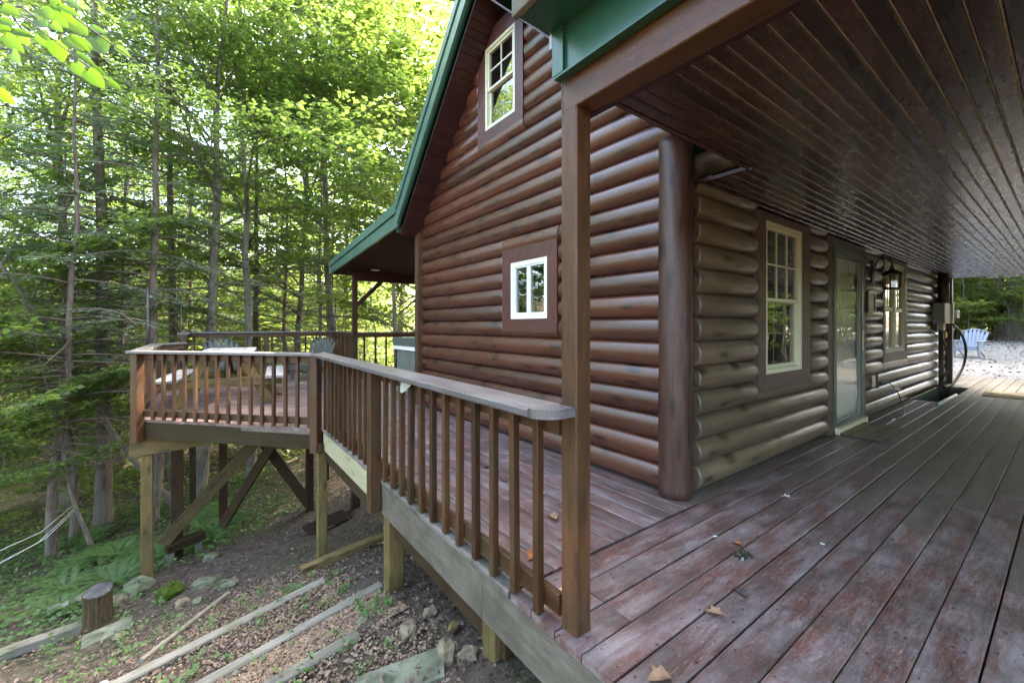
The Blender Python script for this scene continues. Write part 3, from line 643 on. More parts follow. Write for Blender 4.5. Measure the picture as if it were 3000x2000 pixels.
slab('roof_return', [(YF+0.1, 2.80), (YB+0.05, 2.80), (YB+0.05, 2.72), (YF+0.1, 2.72)], XR+0.03, XG-0.1, 'green')
y = YF+0.02
while y < YEv-0.02:
    zc = fb(y+0.05)+0.012; board('porch_ceiling_board', (XR+0.035, y+0.05, zc), (7.5, y+0.05, zc), 0.095, 0.018, 'soffitdark', cabin, up=(0, 0.072, 1), bev=0.006); y += 0.1
board('porch_beam', (2.76, 9.9, 2.40), (8.0, 9.9, 2.40), 0.09, 0.2, 'soffit', cabin)
mb = MB(); mb.box(2.755, 2.855, 9.85, 9.95, 0, 2.30); mt = recentre(mb); mb.obj('porch_post', 'rail', cabin, mt)
board('knee_brace', (2.84, 9.9, 1.72), (3.42, 9.9, 2.31), 0.085, 0.085, 'soffit', cabin)
mb = MB(); mb.lathe([(0.0, -0.004), (0.075, -0.004), (0.10, 0.0), (0.105, 0.008), (0.0, 0.008)], 20, Matrix.Translation((3.18, 9.60, fb(9.60)-0.006))); mb.obj('recessed_light', 'pvc', cabin)

# near porch (over the door wall): flat board ceiling, end beam, green end fascia
CZ = 2.312
y = 1.290
row = 0
while y > -1.3:
    cuts = [1.30]; x = 1.30
    while x < 13.3: x += random.choice((2.3, 3.0, 3.6, 4.2)); cuts.append(min(x, 13.42+(0.62 if y < 1.2 else 0)))
    for a, b in zip(cuts, cuts[1:]):
        if b-a > 0.1:
            dz = random.uniform(-0.0025, 0.0015); board('ceiling_board', (a+0.001, y-0.0355, CZ+0.009+dz), (b-0.001, y-0.0355, CZ+0.009+dz), 0.0662, 0.018, 'ceil', cabin, bev=0.006)
    y -= 0.0715
y = 1.362
while y < 1.72:
    for a, b in ((2.98, 5.6), (5.6, 9.3), (9.3, 13.42)): board('ceiling_board', (a+0.001, y-0.0355, CZ+0.009), (b-0.001, y-0.0355, CZ+0.009), 0.0662, 0.018, 'ceil', cabin, bev=0.006)
    y += 0.0715
board('ceiling_edge_board', (2.970, 1.325, CZ+0.012), (2.970, 1.70, CZ+0.012), 0.018, 0.032, 'soffit', cabin)  # dark strip added to hide the sky-lit ends of the ceiling boards
board('ceiling_edge_board', (1.30, 1.305, CZ+0.05), (2.95, 1.305, CZ+0.05), 0.025, 0.115, 'ceil', cabin)
MB().box(1.301, 13.41, -1.31, 1.285, CZ+0.0075, CZ+0.0095).obj('tongue_glint_sheet', 'tongue', cabin)  # sheet behind the gaps: raw tongues plus painted groove glint
MB().box(3.05, 13.41, 1.30, 1.70, CZ+0.0075, CZ+0.0095).obj('tongue_glint_sheet', 'tongue', cabin)
MB().box(1.17, 13.45, -1.32, 1.285, CZ+0.04, CZ+0.06).obj('ceiling_deck', 'room', cabin)
board('end_beam', (1.245, 1.262, 2.235), (1.245, -1.4, 2.235), 0.095, 0.205, 'porch_post', cabin)
board('beam_trim', (1.312, 1.262, 2.155), (1.312, -1.4, 2.155), 0.035, 0.045, 'soffit', cabin)
board('outer_beam', (1.30, -1.25, 2.22), (13.4, -1.25, 2.22), 0.09, 0.18, 'soffit', cabin)
MB().box(1.165, 1.187, -1.5, 1.275, 2.262, 2.453).obj('frieze_panel', 'green', cabin)
MB().box(1.150, 1.164, 1.215, 1.277, 2.268, 2.453).obj('frieze_corner', 'green', cabin)
MB().box(1.150, 1.190, -1.5, 1.270, 2.256, 2.264).obj('frieze_drip', 'green', cabin)
MB().box(0.99, 1.187, -1.5, 1.295, 2.455, 2.47).obj('overhang_soffit', 'green', cabin)
board('overhang_fascia', (0.975, 1.30, 2.565), (0.975, -1.5, 2.565), 0.028, 0.24, 'graywood', cabin)
slab('front_porch_roof', [(YN, 2.86), (YN, 2.92), (-1.6, 2.62), (-1.6, 2.56)], 2.40, XB, 'green')
MB().add([(0.94, 1.31, 2.80), (2.40, 1.31, 2.80), (2.40, -1.6, 2.56), (0.94, -1.6, 2.56), (0.94, 1.31, 2.83), (2.40, 1.31, 2.83), (2.40, -1.6, 2.60), (0.94, -1.6, 2.60)], [(0, 1, 2, 3), (7, 6, 5, 4), (0, 4, 5, 1), (1, 5, 6, 2), (2, 6, 7, 3), (3, 7, 4, 0)]).obj('porch_end_roof', 'green', cabin)
MB().box(0.99, 2.80, 1.287, 1.30, 2.49, 2.80).obj('roof_end_panel', 'greenlite', cabin)
MB().box(1.150, 1.166, 1.279, 1.296, 2.39, 2.45).obj('flashing', 'steel', cabin)
def sq_post(x0, x1, y0, y1, z0, z1, mat, parent, name):
    mb = MB(); V, Fs = board_geo(z1-z0, x1-x0, y1-y0, 0.006); 
    return link(name, mesh(name, V, Fs), parent, mat, frame(((x0+x1)/2, (y0+y1)/2, z0), ((x0+x1)/2, (y0+y1)/2, z1), (0, 1, 0)))
sq_post(1.198, 1.285, 1.187, 1.277, 0.0, 2.135, 'porch_post', cabin, 'porch_post')
sq_post(1.198, 1.240, 1.2635, 1.277, 2.135, 2.262, 'porch_post', cabin, 'post_tongue')
for x in (5.2, 9.2, 13.2): sq_post(x, x+0.09, -1.29, -1.2, 0.0, 2.13, 'porch_post', cabin, 'porch_post')
# corrugated skirting seen in the opening of the deck
mb = MB(); n = 60
V = []
for i in range(n+1):
    x = 9.2+i*0.065; dy = 0.014*(1 if i % 2 else -1); V += [(x, YD-0.045+dy, -0.75), (x, YD-0.045+dy, -0.005)]
mb.add(V, [(2*i, 2*i+2, 2*i+3, 2*i+1) for i in range(n)]); mb.obj('corrugated_skirting', 'steel', cabin)
MB().add([(XG, YD+0.02, -0.02), (XG, YF, -0.02), (XG, YF, -2.6), (XG, YD+0.02, -1.2)], [(0, 1, 2, 3)]).obj('foundation', 'darklumber', cabin)

# ------------------------------------------------------------------ deck
deck = thing('deck', 'worn reddish brown board deck wrapping round the cabin on wooden posts', 'deck', (1.6, 3, 0))
DT = 0.036
# porch boards along X
HX0, HX1, HY0, HY1 = 9.72, 12.38, 1.275, 1.72     # opening beside the wall
y = 1.577+0.153*1
rows = []
yy = 1.730
while yy > -1.45: rows.append(yy); yy -= 0.1528
for ri, yt in enumerate(rows):
    yc = yt-0.0764; wd = 0.1462+random.choice((0, 0.003, -0.002, 0.002))
    x = 1.156; ends = [x]
    if 1.05 < yc < 1.45: ends.append(1.459)
    elif random.random() < 0.4 and yc < 1.0: ends.append(1.9+random.random()*1.2)
    while ends[-1] < 15.3: ends.append(min(15.35, ends[-1]+random.choice((2.4, 3.05, 3.65, 4.27))))
    if yc > 1.58: ends = [2.80]+[e for e in ends if e > 3.2]
    for a, b in zip(ends, ends[1:]):
        segs = [(a, b)]
        if yc+0.07 > HY0:
            segs = [s for s in ((a, min(b, HX0)), (max(a, HX1), b)) if s[1]-s[0] > 0.05]
        for p, q in segs:
            dz = random.uniform(-0.0025, 0.0015)
            board('deck_board', (p+0.0015, yc, -DT/2+dz), (q-0.0015, yc, -DT/2+dz), round(wd, 3), DT, 'deck' if p < 1.9 or (p+q)/2 < 3.4 else 'deck_dry', deck, bev=0.004)
# strip boards along Y beside the gable
xs = [1.302+0.1505*i for i in range(10)]
for i, x in enumerate(xs):
    a = 1.590; e = [a, 3.4+random.random()*1.2, 5.455] if random.random() < 0.7 else [a, 5.455]
    for p, q in zip(e, e[1:]):
        dz = random.uniform(-0.002, 0.0015); board('deck_board', (x+0.075, p+0.0015, -DT/2+dz), (x+0.075, q-0.0015, -DT/2+dz), 0.1445, DT, 'deck', deck)
for p, q in ((1.745, 3.35), (3.355, 5.45)): board('edge_board', (1.225, p, -0.012), (1.225, q, -0.012), 0.146, 0.042, 'edge', deck, bev=0.010)
board('edge_board', (1.225, 1.592, -0.019), (1.225, 1.742, -0.019), 0.146, 0.036, 'edge', deck)
# platform: rows along X clipped by the outline
PA, PB, PC, PD, PE, PF = (1.155, 5.46), (-0.70, 7.50), (-0.70, 10.30), (-0.33, 10.70), (-0.33, 12.10), (2.85, 12.10)
def left_x(y):
    P = [PA, PB, PC, PD, PE]
    for a, b in zip(P, P[1:]):
        if a[1] <= y <= b[1]: return a[0]+(b[0]-a[0])*((y-a[1])/(b[1]-a[1]) if b[1] > a[1] else 0)
    return P[-1][0]
y = 5.46
while y < 12.05:
    y1 = min(y+0.150, 12.1); r = 2.755 if y1 < 6.13 else (6.2 if y1 < 10.0 else 2.85)
    l0, l1 = left_x(y+0.003), left_x(y1-0.003)
    sp = [None]
    if r-l1 > 2.6: sp = [l1+1.2+random.random()*1.6]
    pieces = [((l0, l1), (r, r))] if sp[0] is None else [((l0, l1), (sp[0], sp[0])), ((sp[0]+0.003, sp[0]+0.003), (r, r))]
    for (a0, a1), (b0, b1) in pieces:
        cx = (a0+b0)/2; yc = y+0.075; dz = random.uniform(-0.002, 0.0015)
        if 6.13 < y1 < 6.30 and b0 > 2.8: pass
        mb = MB(); mb.prism([(a0-cx, y+0.003-yc), (b0-cx, y+0.003-yc), (b1-cx, y1-0.003-yc), (a1-cx, y1-0.003-yc)], -DT/2, DT/2)
        mb.obj('deck_board', 'deck', deck, Matrix.Translation((cx, yc, -DT/2+dz)))
    y += 0.150
# screw heads where boards cross the joists
mb = MB()
for yt in rows:
    for xj in np.arange(1.23, 7.0, 0.406):
        if yt > 1.62: continue
        for o_ in (0.03, 0.115):
            cx, cy_ = xj+random.uniform(-.012, .012), yt-o_+random.uniform(-.006, .006); r_ = 0.0042
            mb.add([(cx+r_*math.cos(k*1.0472), cy_+r_*math.sin(k*1.0472), 0.0024) for k in range(6)], [tuple(range(6))])
o = mb.obj('screw_heads', 'bronze', deck); o['kind'] = 'stuff'
# framing
def rim(p0, p1, mat, z0=-0.275, z1=-0.038, t=0.038): board('rim_joist', (*p0, (z0+z1)/2), (*p1, (z0+z1)/2), t, z1-z0, mat, deck)
rim((1.180, -1.4), (1.180, 1.83), 'rim'); rim((1.180, 1.834), (1.180, 3.42), 'rim'); rim((1.180, 3.424), (1.180, 5.40), 'newlumber', -0.245)
o = 0.02
rim((1.16, 5.485), (-0.675, 7.50), 'darkrim', -0.262); rim((-0.68, 7.52), (-0.68, 10.29), 'darkrim'); rim((-0.67, 10.31), (-0.31, 10.69), 'darkrim'); rim((-0.31, 10.72), (-0.31, 12.07), 'darkrim'); rim((-0.3, 12.08), (2.84, 12.08), 'darkrim')
board('deck_fascia_trim', (1.12, 5.502, -0.060), (-0.66, 7.475, -0.060), 0.012, 0.045, 'rim', deck)
for yj in (-1.0, 0.0, 0.55, 1.15, 1.70, 2.3, 2.9, 3.5, 4.1, 4.7, 5.3): board('joist', (1.20, yj, -0.16), (2.80 if yj > 1.7 else 13.0, yj, -0.16), 0.038, 0.235, 'darklumber', deck)
for xj in (-0.2, 0.3, 0.8, 1.3, 1.8, 2.3, 2.7): board('joist', (xj, max(6.1, 7.05-xj*0.9) if xj < 1 else 5.6, -0.16), (xj, 12.05, -0.16), 0.038, 0.235, 'darklumber', deck)
# tapered carrying beam under the platform, and a pit box
mb = MB(); L0 = 3.4
prof = [(-0.80, -0.262), (-0.80, -0.50), (-0.2, -0.475), (0.4, -0.42), (1.0, -0.345), (1.6, -0.28), (2.6, -0.264), (2.6, -0.262)]
V = [(x, 7.46, z) for x, z in prof]+[(x, 7.51, z) for x, z in prof]; n = len(prof)
mb.add(V, [tuple(range(n)), tuple(range(n, 2*n))[::-1]]+[(i, (i+1) % n, n+(i+1) % n, n+i)[::-1] for i in range(n)])
mt = recentre(mb, 'X'); mb.obj('beam', 'treated', deck, mt)
board('beam', (-0.6, 9.15, -0.37), (2.7, 9.15, -0.37), 0.08, 0.19, 'darklumber', deck); board('beam', (1.24, 1.7, -0.36) , (1.24, 5.6, -0.36), 0.05, 0.14, 'darklumber', deck)
def spost(x, y, w_, mat, z1, z0=None):
    z0 = float(gz(x, y))-0.15 if z0 is None else z0
    h = w_/2; sq_post(x-h, x+h, y-h, y+h, z0, z1, mat, deck, 'support_post')
spost(-0.62, 7.50, 0.125, 'treated', -0.50); spost(-0.33, 8.22, 0.15, 'darklumber', -0.27); spost(0.28, 9.13, 0.13, 'darklumber', -0.46); spost(1.53, 8.20, 0.12, 'darklumber', -0.27)
spost(1.185, 5.60, 0.105, 'treated', -0.27); spost(1.235, 3.28, 0.125, 'treated', -0.27); spost(1.235, 1.80, 0.115, 'treated', -0.27); spost(2.05, 7.2, 0.13, 'darklumber', -0.27); spost(2.4, 10.9, 0.13, 'darklumber', -0.27); spost(-0.2, 11.9, 0.12, 'darklumber', -0.27)
for p0, p1, mat in (((-0.50, 8.05, -1.98), (1.00, 7.95, -0.28), 'oldlumber'), ((0.26, 9.02, -2.30), (1.15, 7.86, -0.28), 'darklumber'), ((0.55, 8.55, -0.28), (1.56, 8.31, -2.02), 'darklumber'), ((1.23, 7.20, -0.28), (2.02, 7.12, -1.35), 'darklumber'), ((1.30, 5.75, -0.28), (2.3, 5.9, -1.2), 'darklumber')):
    board('brace', p0, p1, 0.045, 0.17, mat, deck, up=(0.05, 0.02, 1))
# box of the opening by the wall
for p0, p1 in (((HX0-0.02, 1.27, -0.16), (HX1+0.02, 1.27, -0.16)), ((HX1+0.02, 1.29, -0.16), (HX1+0.02, 1.66, -0.16)), ((HX0-0.02, 1.29, -0.16), (HX0-0.02, 1.66, -0.16))): board('opening_frame', p0, p1, 0.038, 0.24, 'graywood', deck)

# ------------------------------------------------------------------ railings
def railing(label, P, pos_posts, cap_out, cap_z=0.925, zb=-0.235, off=0.0, spacing=0.172, skip=None, group='deck railings', close=(True, True), rails=True, inset=0.03, post_w=0.092):
    """one straight run from P0 to P1 (xy); outward normal to the left of the direction"""
    p0, p1 = Vector(P[0]), Vector(P[1]); d = (p1-p0); L = d.length; d.normalize(); n = Vector((-d.y, d.x))
    q = lambda s, o, z: (*(p0+d*s+n*o), z)
    r = thing('deck_railing', label, 'railing', q(L/2, 0, 0), group)
    cw = 0.185
    mb = MB(); rr = 0.0
    board('rail_cap', q(close[0] if not isinstance(close[0], bool) else -0.06, cap_out, cap_z-0.019), q(L+(0.06 if isinstance(close[1], bool) else close[1]), cap_out, cap_z-0.019), cw, 0.038, 'cap', r, bev=0.007)
    board('top_rail', q(-0.006, -0.02, cap_z-0.038-0.048), q(L-0.02, -0.02, cap_z-0.038-0.048), 0.034, 0.09, 'rail', r)
    board('bottom_rail', q(-0.006, -0.02, 0.085), q(L-0.02, -0.02, 0.085), 0.034, 0.088, 'rail', r)
    for s, o, w_, z0 in pos_posts:
        c = q(s, o, 0); b = board('post', q(s, o, z0), q(s, o, cap_z-0.039), w_, w_, 'rail', r, up=(n.x, n.y, 0), bev=0.006)
    s = spacing*0.6
    while s < L-0.04:
        if all(abs(s-pp[0]) > pp[2]/2+0.03 for pp in pos_posts):
            b = board('baluster', q(s, 0.0165, 0.012), q(s, 0.0165, cap_z-0.039), 0.037, 0.037, 'rail', r, up=(n.x, n.y, 0), bev=0.003)
            b.matrix_basis = b.matrix_basis @ Matrix.Rotation(R(random.uniform(-0.5, 0.5)), 4, 'Y') @ Matrix.Rotation(R(random.uniform(-4, 4)), 4, 'X'); WM[b.name] = b.matrix_basis.copy()
        s += spacing
    return r
# outward normal is left of direction: near run goes along +Y (outwards = -X)
near = railing('long weathered deck railing running beside the gable wall to the porch post', ((1.185, 1.285), (1.185, 5.45)), [(2.10, 0.075, 0.092, -0.25)], 0.068, close=(0.0, 0.10))
railing('railing across the angled near side of the platform, in front of the picnic table', ((1.115, 5.49), (-0.69, 7.45)), [(0.0, 0.035, 0.10, -0.275), (2.66, 0.035, 0.105, -0.29)], 0.04, close=(-0.06, 0.06), spacing=0.166)
railing('short low railing on the left side of the platform beside the picnic bench', ((-0.70, 7.50), (-0.70, 10.28)), [(2.74, 0.0, 0.092, -0.2)], 0.005, close=(0.0, 0.05))
railing('low stub of railing joining the left platform side to the taller back railing', ((-0.70, 10.30), (-0.34, 10.70)), [], 0.0, close=(0.0, 0.0))
CZB = 1.115
railing('tall railing return at the back left corner of the platform by the light pole', ((-0.34, 10.74), (-0.34, 12.1)), [(0.0, 0.0, 0.10, -0.2), (1.33, 0.0, 0.10, -0.2)], 0.0, CZB, close=(0.0, 0.0))
back = railing('tall back railing of the platform behind the grey chairs', ((-0.33, 12.10), (2.85, 12.10)), [(1.60, 0.0, 0.10, -0.2), (3.14, 0.0, 0.10, -0.2)], 0.0, CZB, close=(0.0, 0.05), spacing=0.26)
railing('tall railing at the right end of the platform up to the rear porch post', ((2.85, 12.08), (2.85, 9.97)), [], 0.0, CZB, close=(0.0, 0.0))
railing('dark rear porch railing behind the hot tub', ((2.87, 9.9), (6.2, 9.9)), [(3.28, 0.0, 0.10, -0.2)], 0.0, CZB, close=(0.0, 0.0), spacing=0.26)
# rounded end of the near cap around the porch post
mb = MB(); cap = [(1.035, 1.30)]
for i in range(9): a = math.pi+i*math.pi/2/8; cap.append((1.035+0.10+0.10*math.cos(a), 1.29+0.10*math.sin(a)))
cap += [(1.196, 1.19), (1.196, 1.287), (1.208, 1.287), (1.208, 1.30)]
V = np.array(cap); mb.prism([(x-1.12, y-1.25) for x, y in cap], -0.019, 0.019); mb.obj('cap_end', 'cap', near, Matrix.Translation((1.12, 1.25, 0.9055)) )
board('corner_block', (1.125, 5.40, -0.16), (1.125, 5.40, -0.27), 0.05, 0.13, 'darkrim', deck, up=(0, 1, 0))
# cobweb hung under the cap between two balusters
mb = MB(); V = []; nn = 7
for i in range(nn):
    for j in range(nn):
        u_, v_ = i/(nn-1), j/(nn-1); V.append((1.165-0.05*v_*math.sin(u_*math.pi), 2.68+0.26*u_, 0.885-(0.09*math.sin(u_*math.pi)*v_)-0.03*v_*u_))
mb.add(V, [(i*nn+j, (i+1)*nn+j, (i+1)*nn+j+1, i*nn+j+1) for i in range(nn-1) for j in range(nn-1)], True)
tag(mb.obj('cobweb', 'web'), 'dusty pale cobweb sagging under the rail cap between two balusters', 'cobweb')

# ------------------------------------------------------------------ furniture
def picnic_table():
    A = Vector((0.12, 0.993, 0)).normalized(); Cx = Vector((A.y, -A.x, 0)); O = Vector((0.345, 8.62, 0))
    q = lambda a, c, z: tuple(O+A*a+Cx*c+Vector((0, 0, z)))
    t = thing('picnic_table', 'weathered wooden picnic table with attached benches on the platform', 'picnic table', tuple(O))
    for i in range(5): board('table_plank', q(-0.95, -0.302+0.151*i, 0.822), q(0.97, -0.302+0.151*i, 0.822), 0.145, 0.036, 'tabletop', t)
    for s in (-1, 1):
        for k in (0, 1): board('bench_plank', q(-0.95, s*(0.62+0.145*k), 0.442), q(0.97, s*(0.62+0.145*k), 0.442), 0.14, 0.036, 'tabletop', t)
    for a in (-0.68, 0.70):
        board('bench_support', q(a-0.045, -0.78, 0.37), q(a-0.045, 0.78, 0.37), 0.04, 0.14, 'treated', t); board('top_support', q(a, -0.34, 0.755), q(a, 0.34, 0.755), 0.04, 0.09, 'treated', t)
        for s in (-1, 1): board('leg', q(a, s*0.62, -0.0), q(a, s*0.20, 0.79), 0.04, 0.14, 'treated', t, up=tuple(Cx))
    for s in (-1, 1): board('brace', q(s*0.62, 0.0, 0.42), q(s*0.1, 0.0, 0.79), 0.04, 0.085, 'darklumber', t)
picnic_table()
def adirondack(x, y, z, face, mat, label, sc=1.0):
    f = Vector((face[0], face[1], 0)).normalized(); s = Vector((f.y, -f.x, 0))
    t = thing('adirondack_chair', label, 'chair', (x, y, z), 'moulded plastic adirondack chairs')
    m = Matrix((f, -s, Vector((0, 0, 1)))).transposed().to_4x4() @ Matrix.Scale(sc, 4); m.translation = (x, y, z)   # local x = forward
    # back: fan of slats with rounded top
    n = 7
    for i in range(n):
        a = -0.5+i/(n-1); w0 = 0.062; V = []
        bx, bz = -0.20, 0.30; tx, tz = -0.46, 0.80+0.155*math.cos(a*2.6)
        yb, yt = a*0.44, a*0.62
        rows = 5
        for k in range(rows+1):
            tt = k/rows; cx = bx+(tx-bx)*tt; cz = bz+(tz-bz)*tt; cyy = yb+(yt-yb)*tt; ww = (0.030+0.016*tt)*(1 if k < rows else 0.55)
            cv = -0.05*(a*2)**2*-1
            V += [(cx+cv, cyy-ww, cz), (cx+cv, cyy+ww, cz), (cx+cv-0.018, cyy+ww, cz-0.008), (cx+cv-0.018, cyy-ww, cz-0.008)]
        Fs = []
        for k in range(rows):
            for e in range(4): Fs.append((4*k+e, 4*k+(e+1) % 4, 4*k+4+(e+1) % 4, 4*k+4+e))
        Fs += [(3, 2, 1, 0), (4*rows, 4*rows+1, 4*rows+2, 4*rows+3)]
        MB().add(V, Fs, False, m).obj('back_slat', mat, t)
    # rim arc that joins the slat tops and cross bars
    arc = [(-0.455-0.012+0.05*(2*a)**2, a*0.68, 0.80+0.165*math.cos(a*2.6)) for a in [-0.5+i/16 for i in range(17)]]
    side = lambda sg: [(-0.19, sg*0.245, 0.30), (-0.30, sg*0.29, 0.55), (-0.42, sg*0.34, 0.84)]
    mb = MB(); mb.tube([m @ Vector(p) for p in arc], 0.016*sc, 8); mb.tube([m @ Vector(p) for p in side(1)], 0.015*sc, 6); mb.tube([m @ Vector(p) for p in side(-1)], 0.015*sc, 6)
    mb.tube([m @ Vector((-0.335, -0.30, 0.56)), m @ Vector((-0.36, 0, 0.56)), m @ Vector((-0.335, 0.30, 0.56))], 0.013*sc, 6); mb.obj('back_frame', mat, t)
    for i in range(5):
        x0 = -0.18+i*0.115; zz = 0.29+0.022*i if i < 4 else 0.36
        MB().box(x0, x0+0.103, -0.25, 0.25, zz-0.012, zz+0.012, m).obj('seat_slat', mat, t)
    MB().box(0.385, 0.405, -0.26, 0.26, 0.25, 0.375, m).obj('seat_front', mat, t)
    for sg in (-1, 1):
        MB().add([(-0.38, sg*0.30-0.035, 0.545), (0.42, sg*0.32-0.075, 0.545), (0.46, sg*0.32, 0.545), (0.42, sg*0.32+0.075, 0.545), (-0.38, sg*0.30+0.035, 0.545), (-0.38, sg*0.30-0.035, 0.57), (0.42, sg*0.32-0.075, 0.57), (0.46, sg*0.32, 0.57), (0.42, sg*0.32+0.075, 0.57), (-0.38, sg*0.30+0.035, 0.57)],
                 [(4, 3, 2, 1, 0), (5, 6, 7, 8, 9)]+[(i, (i+1) % 5, 5+(i+1) % 5, 5+i) for i in range(5)], False, m).obj('armrest', mat, t)
        MB().add([(0.24, sg*0.29-0.02, 0.0), (0.33, sg*0.29-0.02, 0.0), (0.38, sg*0.29-0.02, 0.545), (0.20, sg*0.29-0.02, 0.545), (0.24, sg*0.29+0.02, 0.0), (0.33, sg*0.29+0.02, 0.0), (0.38, sg*0.29+0.02, 0.545), (0.20, sg*0.29+0.02, 0.545)],
                 [(0, 1, 2, 3), (7, 6, 5, 4), (0, 4, 5, 1), (1, 5, 6, 2), (2, 6, 7, 3), (3, 7, 4, 0)], False, m).obj('leg', mat, t)
        MB().add([(-0.48, sg*0.25-0.02, 0.0), (-0.40, sg*0.25-0.02, 0.0), (0.26, sg*0.25-0.02, 0.28), (0.26, sg*0.25-0.02, 0.36), (-0.48, sg*0.25+0.02, 0.0), (-0.40, sg*0.25+0.02, 0.0), (0.26, sg*0.25+0.02, 0.28), (0.26, sg*0.25+0.02, 0.36)],
                 [(0, 1, 2, 3), (7, 6, 5, 4), (0, 4, 5, 1), (1, 5, 6, 2), (2, 6, 7, 3), (3, 7, 4, 0)], False, m).obj('leg', mat, t)
adirondack(2.05, 10.75, 0, (-0.75, -0.65), 'chairgreen', 'grey green plastic adirondack chair at the right of the picnic table')
adirondack(0.36, 11.35, 0, (0.1, -1), 'chairgreen', 'grey green plastic adirondack chair hidden behind the far end of the picnic table')
adirondack(19.93, 2.02, float(gz(19.93, 2.02))+0.045, (-0.93, 0.15), 'chairblue', 'pale blue plastic adirondack chair standing on the gravel drive', 0.93)
def hot_tub():
    t = thing('hot_tub', 'grey hot tub with dark padded cover on the rear porch', 'hot tub', (3.95, 7.1, 0))
    MB().box(3.06, 4.86, 6.3, 7.92, 0.0, 0.80).obj('cabinet', 'tub', t)
    for i in range(11): 
        for yy in (0,): MB().box(3.045, 3.058, 6.32+i*0.145, 6.32+i*0.145+0.138, 0.03, 0.78).obj('cabinet_slat', 'tub', t)
    for i in range(12): MB().box(3.07+i*0.148, 3.07+i*0.148+0.141, 6.285, 6.298, 0.03, 0.78).obj('cabinet_slat', 'tub', t)
    mb = MB(); V, Fs = board_geo(1.92, 1.76, 0.07, 0.02); mb.add(V, Fs, False, Matrix.Translation((3.96, 7.11, 0.84))); mb.obj('shell_rim', 'innerdoor', t)
    mb = MB(); V, Fs = board_geo(1.94, 1.78, 0.15, 0.03); mb.add(V, Fs, False, Matrix.Translation((3.96, 7.11, 0.955))); mb.obj('cover', 'tubcover', t)
    MB().tube([(3.06, 7.96, 0.2), (3.03, 8.0, 0.6), (3.02, 8.02, 1.0)], 0.012, 6).obj('cover_lifter', 'black', t)
hot_tub()
poles = []
for i, (x, y, z0, z1, lab) in enumerate(((-0.86, 10.46, 0.2, 1.98, 'black metal light pole clamped outside the low left railing'), (-0.43, 12.2, 0.2, 1.95, 'black metal light pole at the back left corner of the platform'), (2.93, 12.2, 0.2, 2.0, 'black metal light pole at the back right corner of the platform'))):
    p = thing('light_pole', lab, 'pole', (x, y, z0), 'string light poles'); MB().tube([(x, y, z0), (x, y, z1)], 0.019, 10).obj('shaft', 'black', p)
    MB().tube([(x, y, z1-0.03), (x+0.03, y-0.04, z1-0.02)], 0.006, 6).obj('hook', 'black', p)
    MB().box(x-0.035, x+0.07, y-0.07, y+0.035, z0+0.25, z0+0.27).obj('bracket', 'black', p)
def string_lights():
    pts = [Vector((-0.86, 10.46, 1.95)), Vector((-0.43, 12.2, 1.92)), Vector((2.93, 12.2, 1.97))]
    sl_ = thing('string_lights', 'drooping string of clear globe bulbs above the platform railing', 'string lights', (0.9, 11.9, 1.8))
    P = []
    for a, b, n, sag in ((pts[0], pts[1], 10, 0.1), (pts[1], pts[2], 20, 0.17)):
        P += [a+(b-a)*(i/n)-Vector((0, 0, sag*4*(i/n)*(1-i/n))) for i in range(n)]
    P.append(pts[2]); MB().tube(P, 0.004, 5).obj('cable', 'black', sl_)
    for i in (1, 4, 8, 13, 17, 21, 26):
        p = P[i]; b = MB(); b.lathe([(0.0, 0.0), (0.013, 0.0), (0.013, -0.035), (0.0, -0.036)], 8, Matrix.Translation(p)); so_ = b.obj('socket', 'black', sl_)
        g = MB(); g.lathe([(0.008, -0.035), (0.012, -0.04), (0.027, -0.066), (0.030, -0.080), (0.024, -0.098), (0.0, -0.108)], 12, Matrix.Translation(p)); g.obj('bulb', 'bulb', sl_)
string_lights()
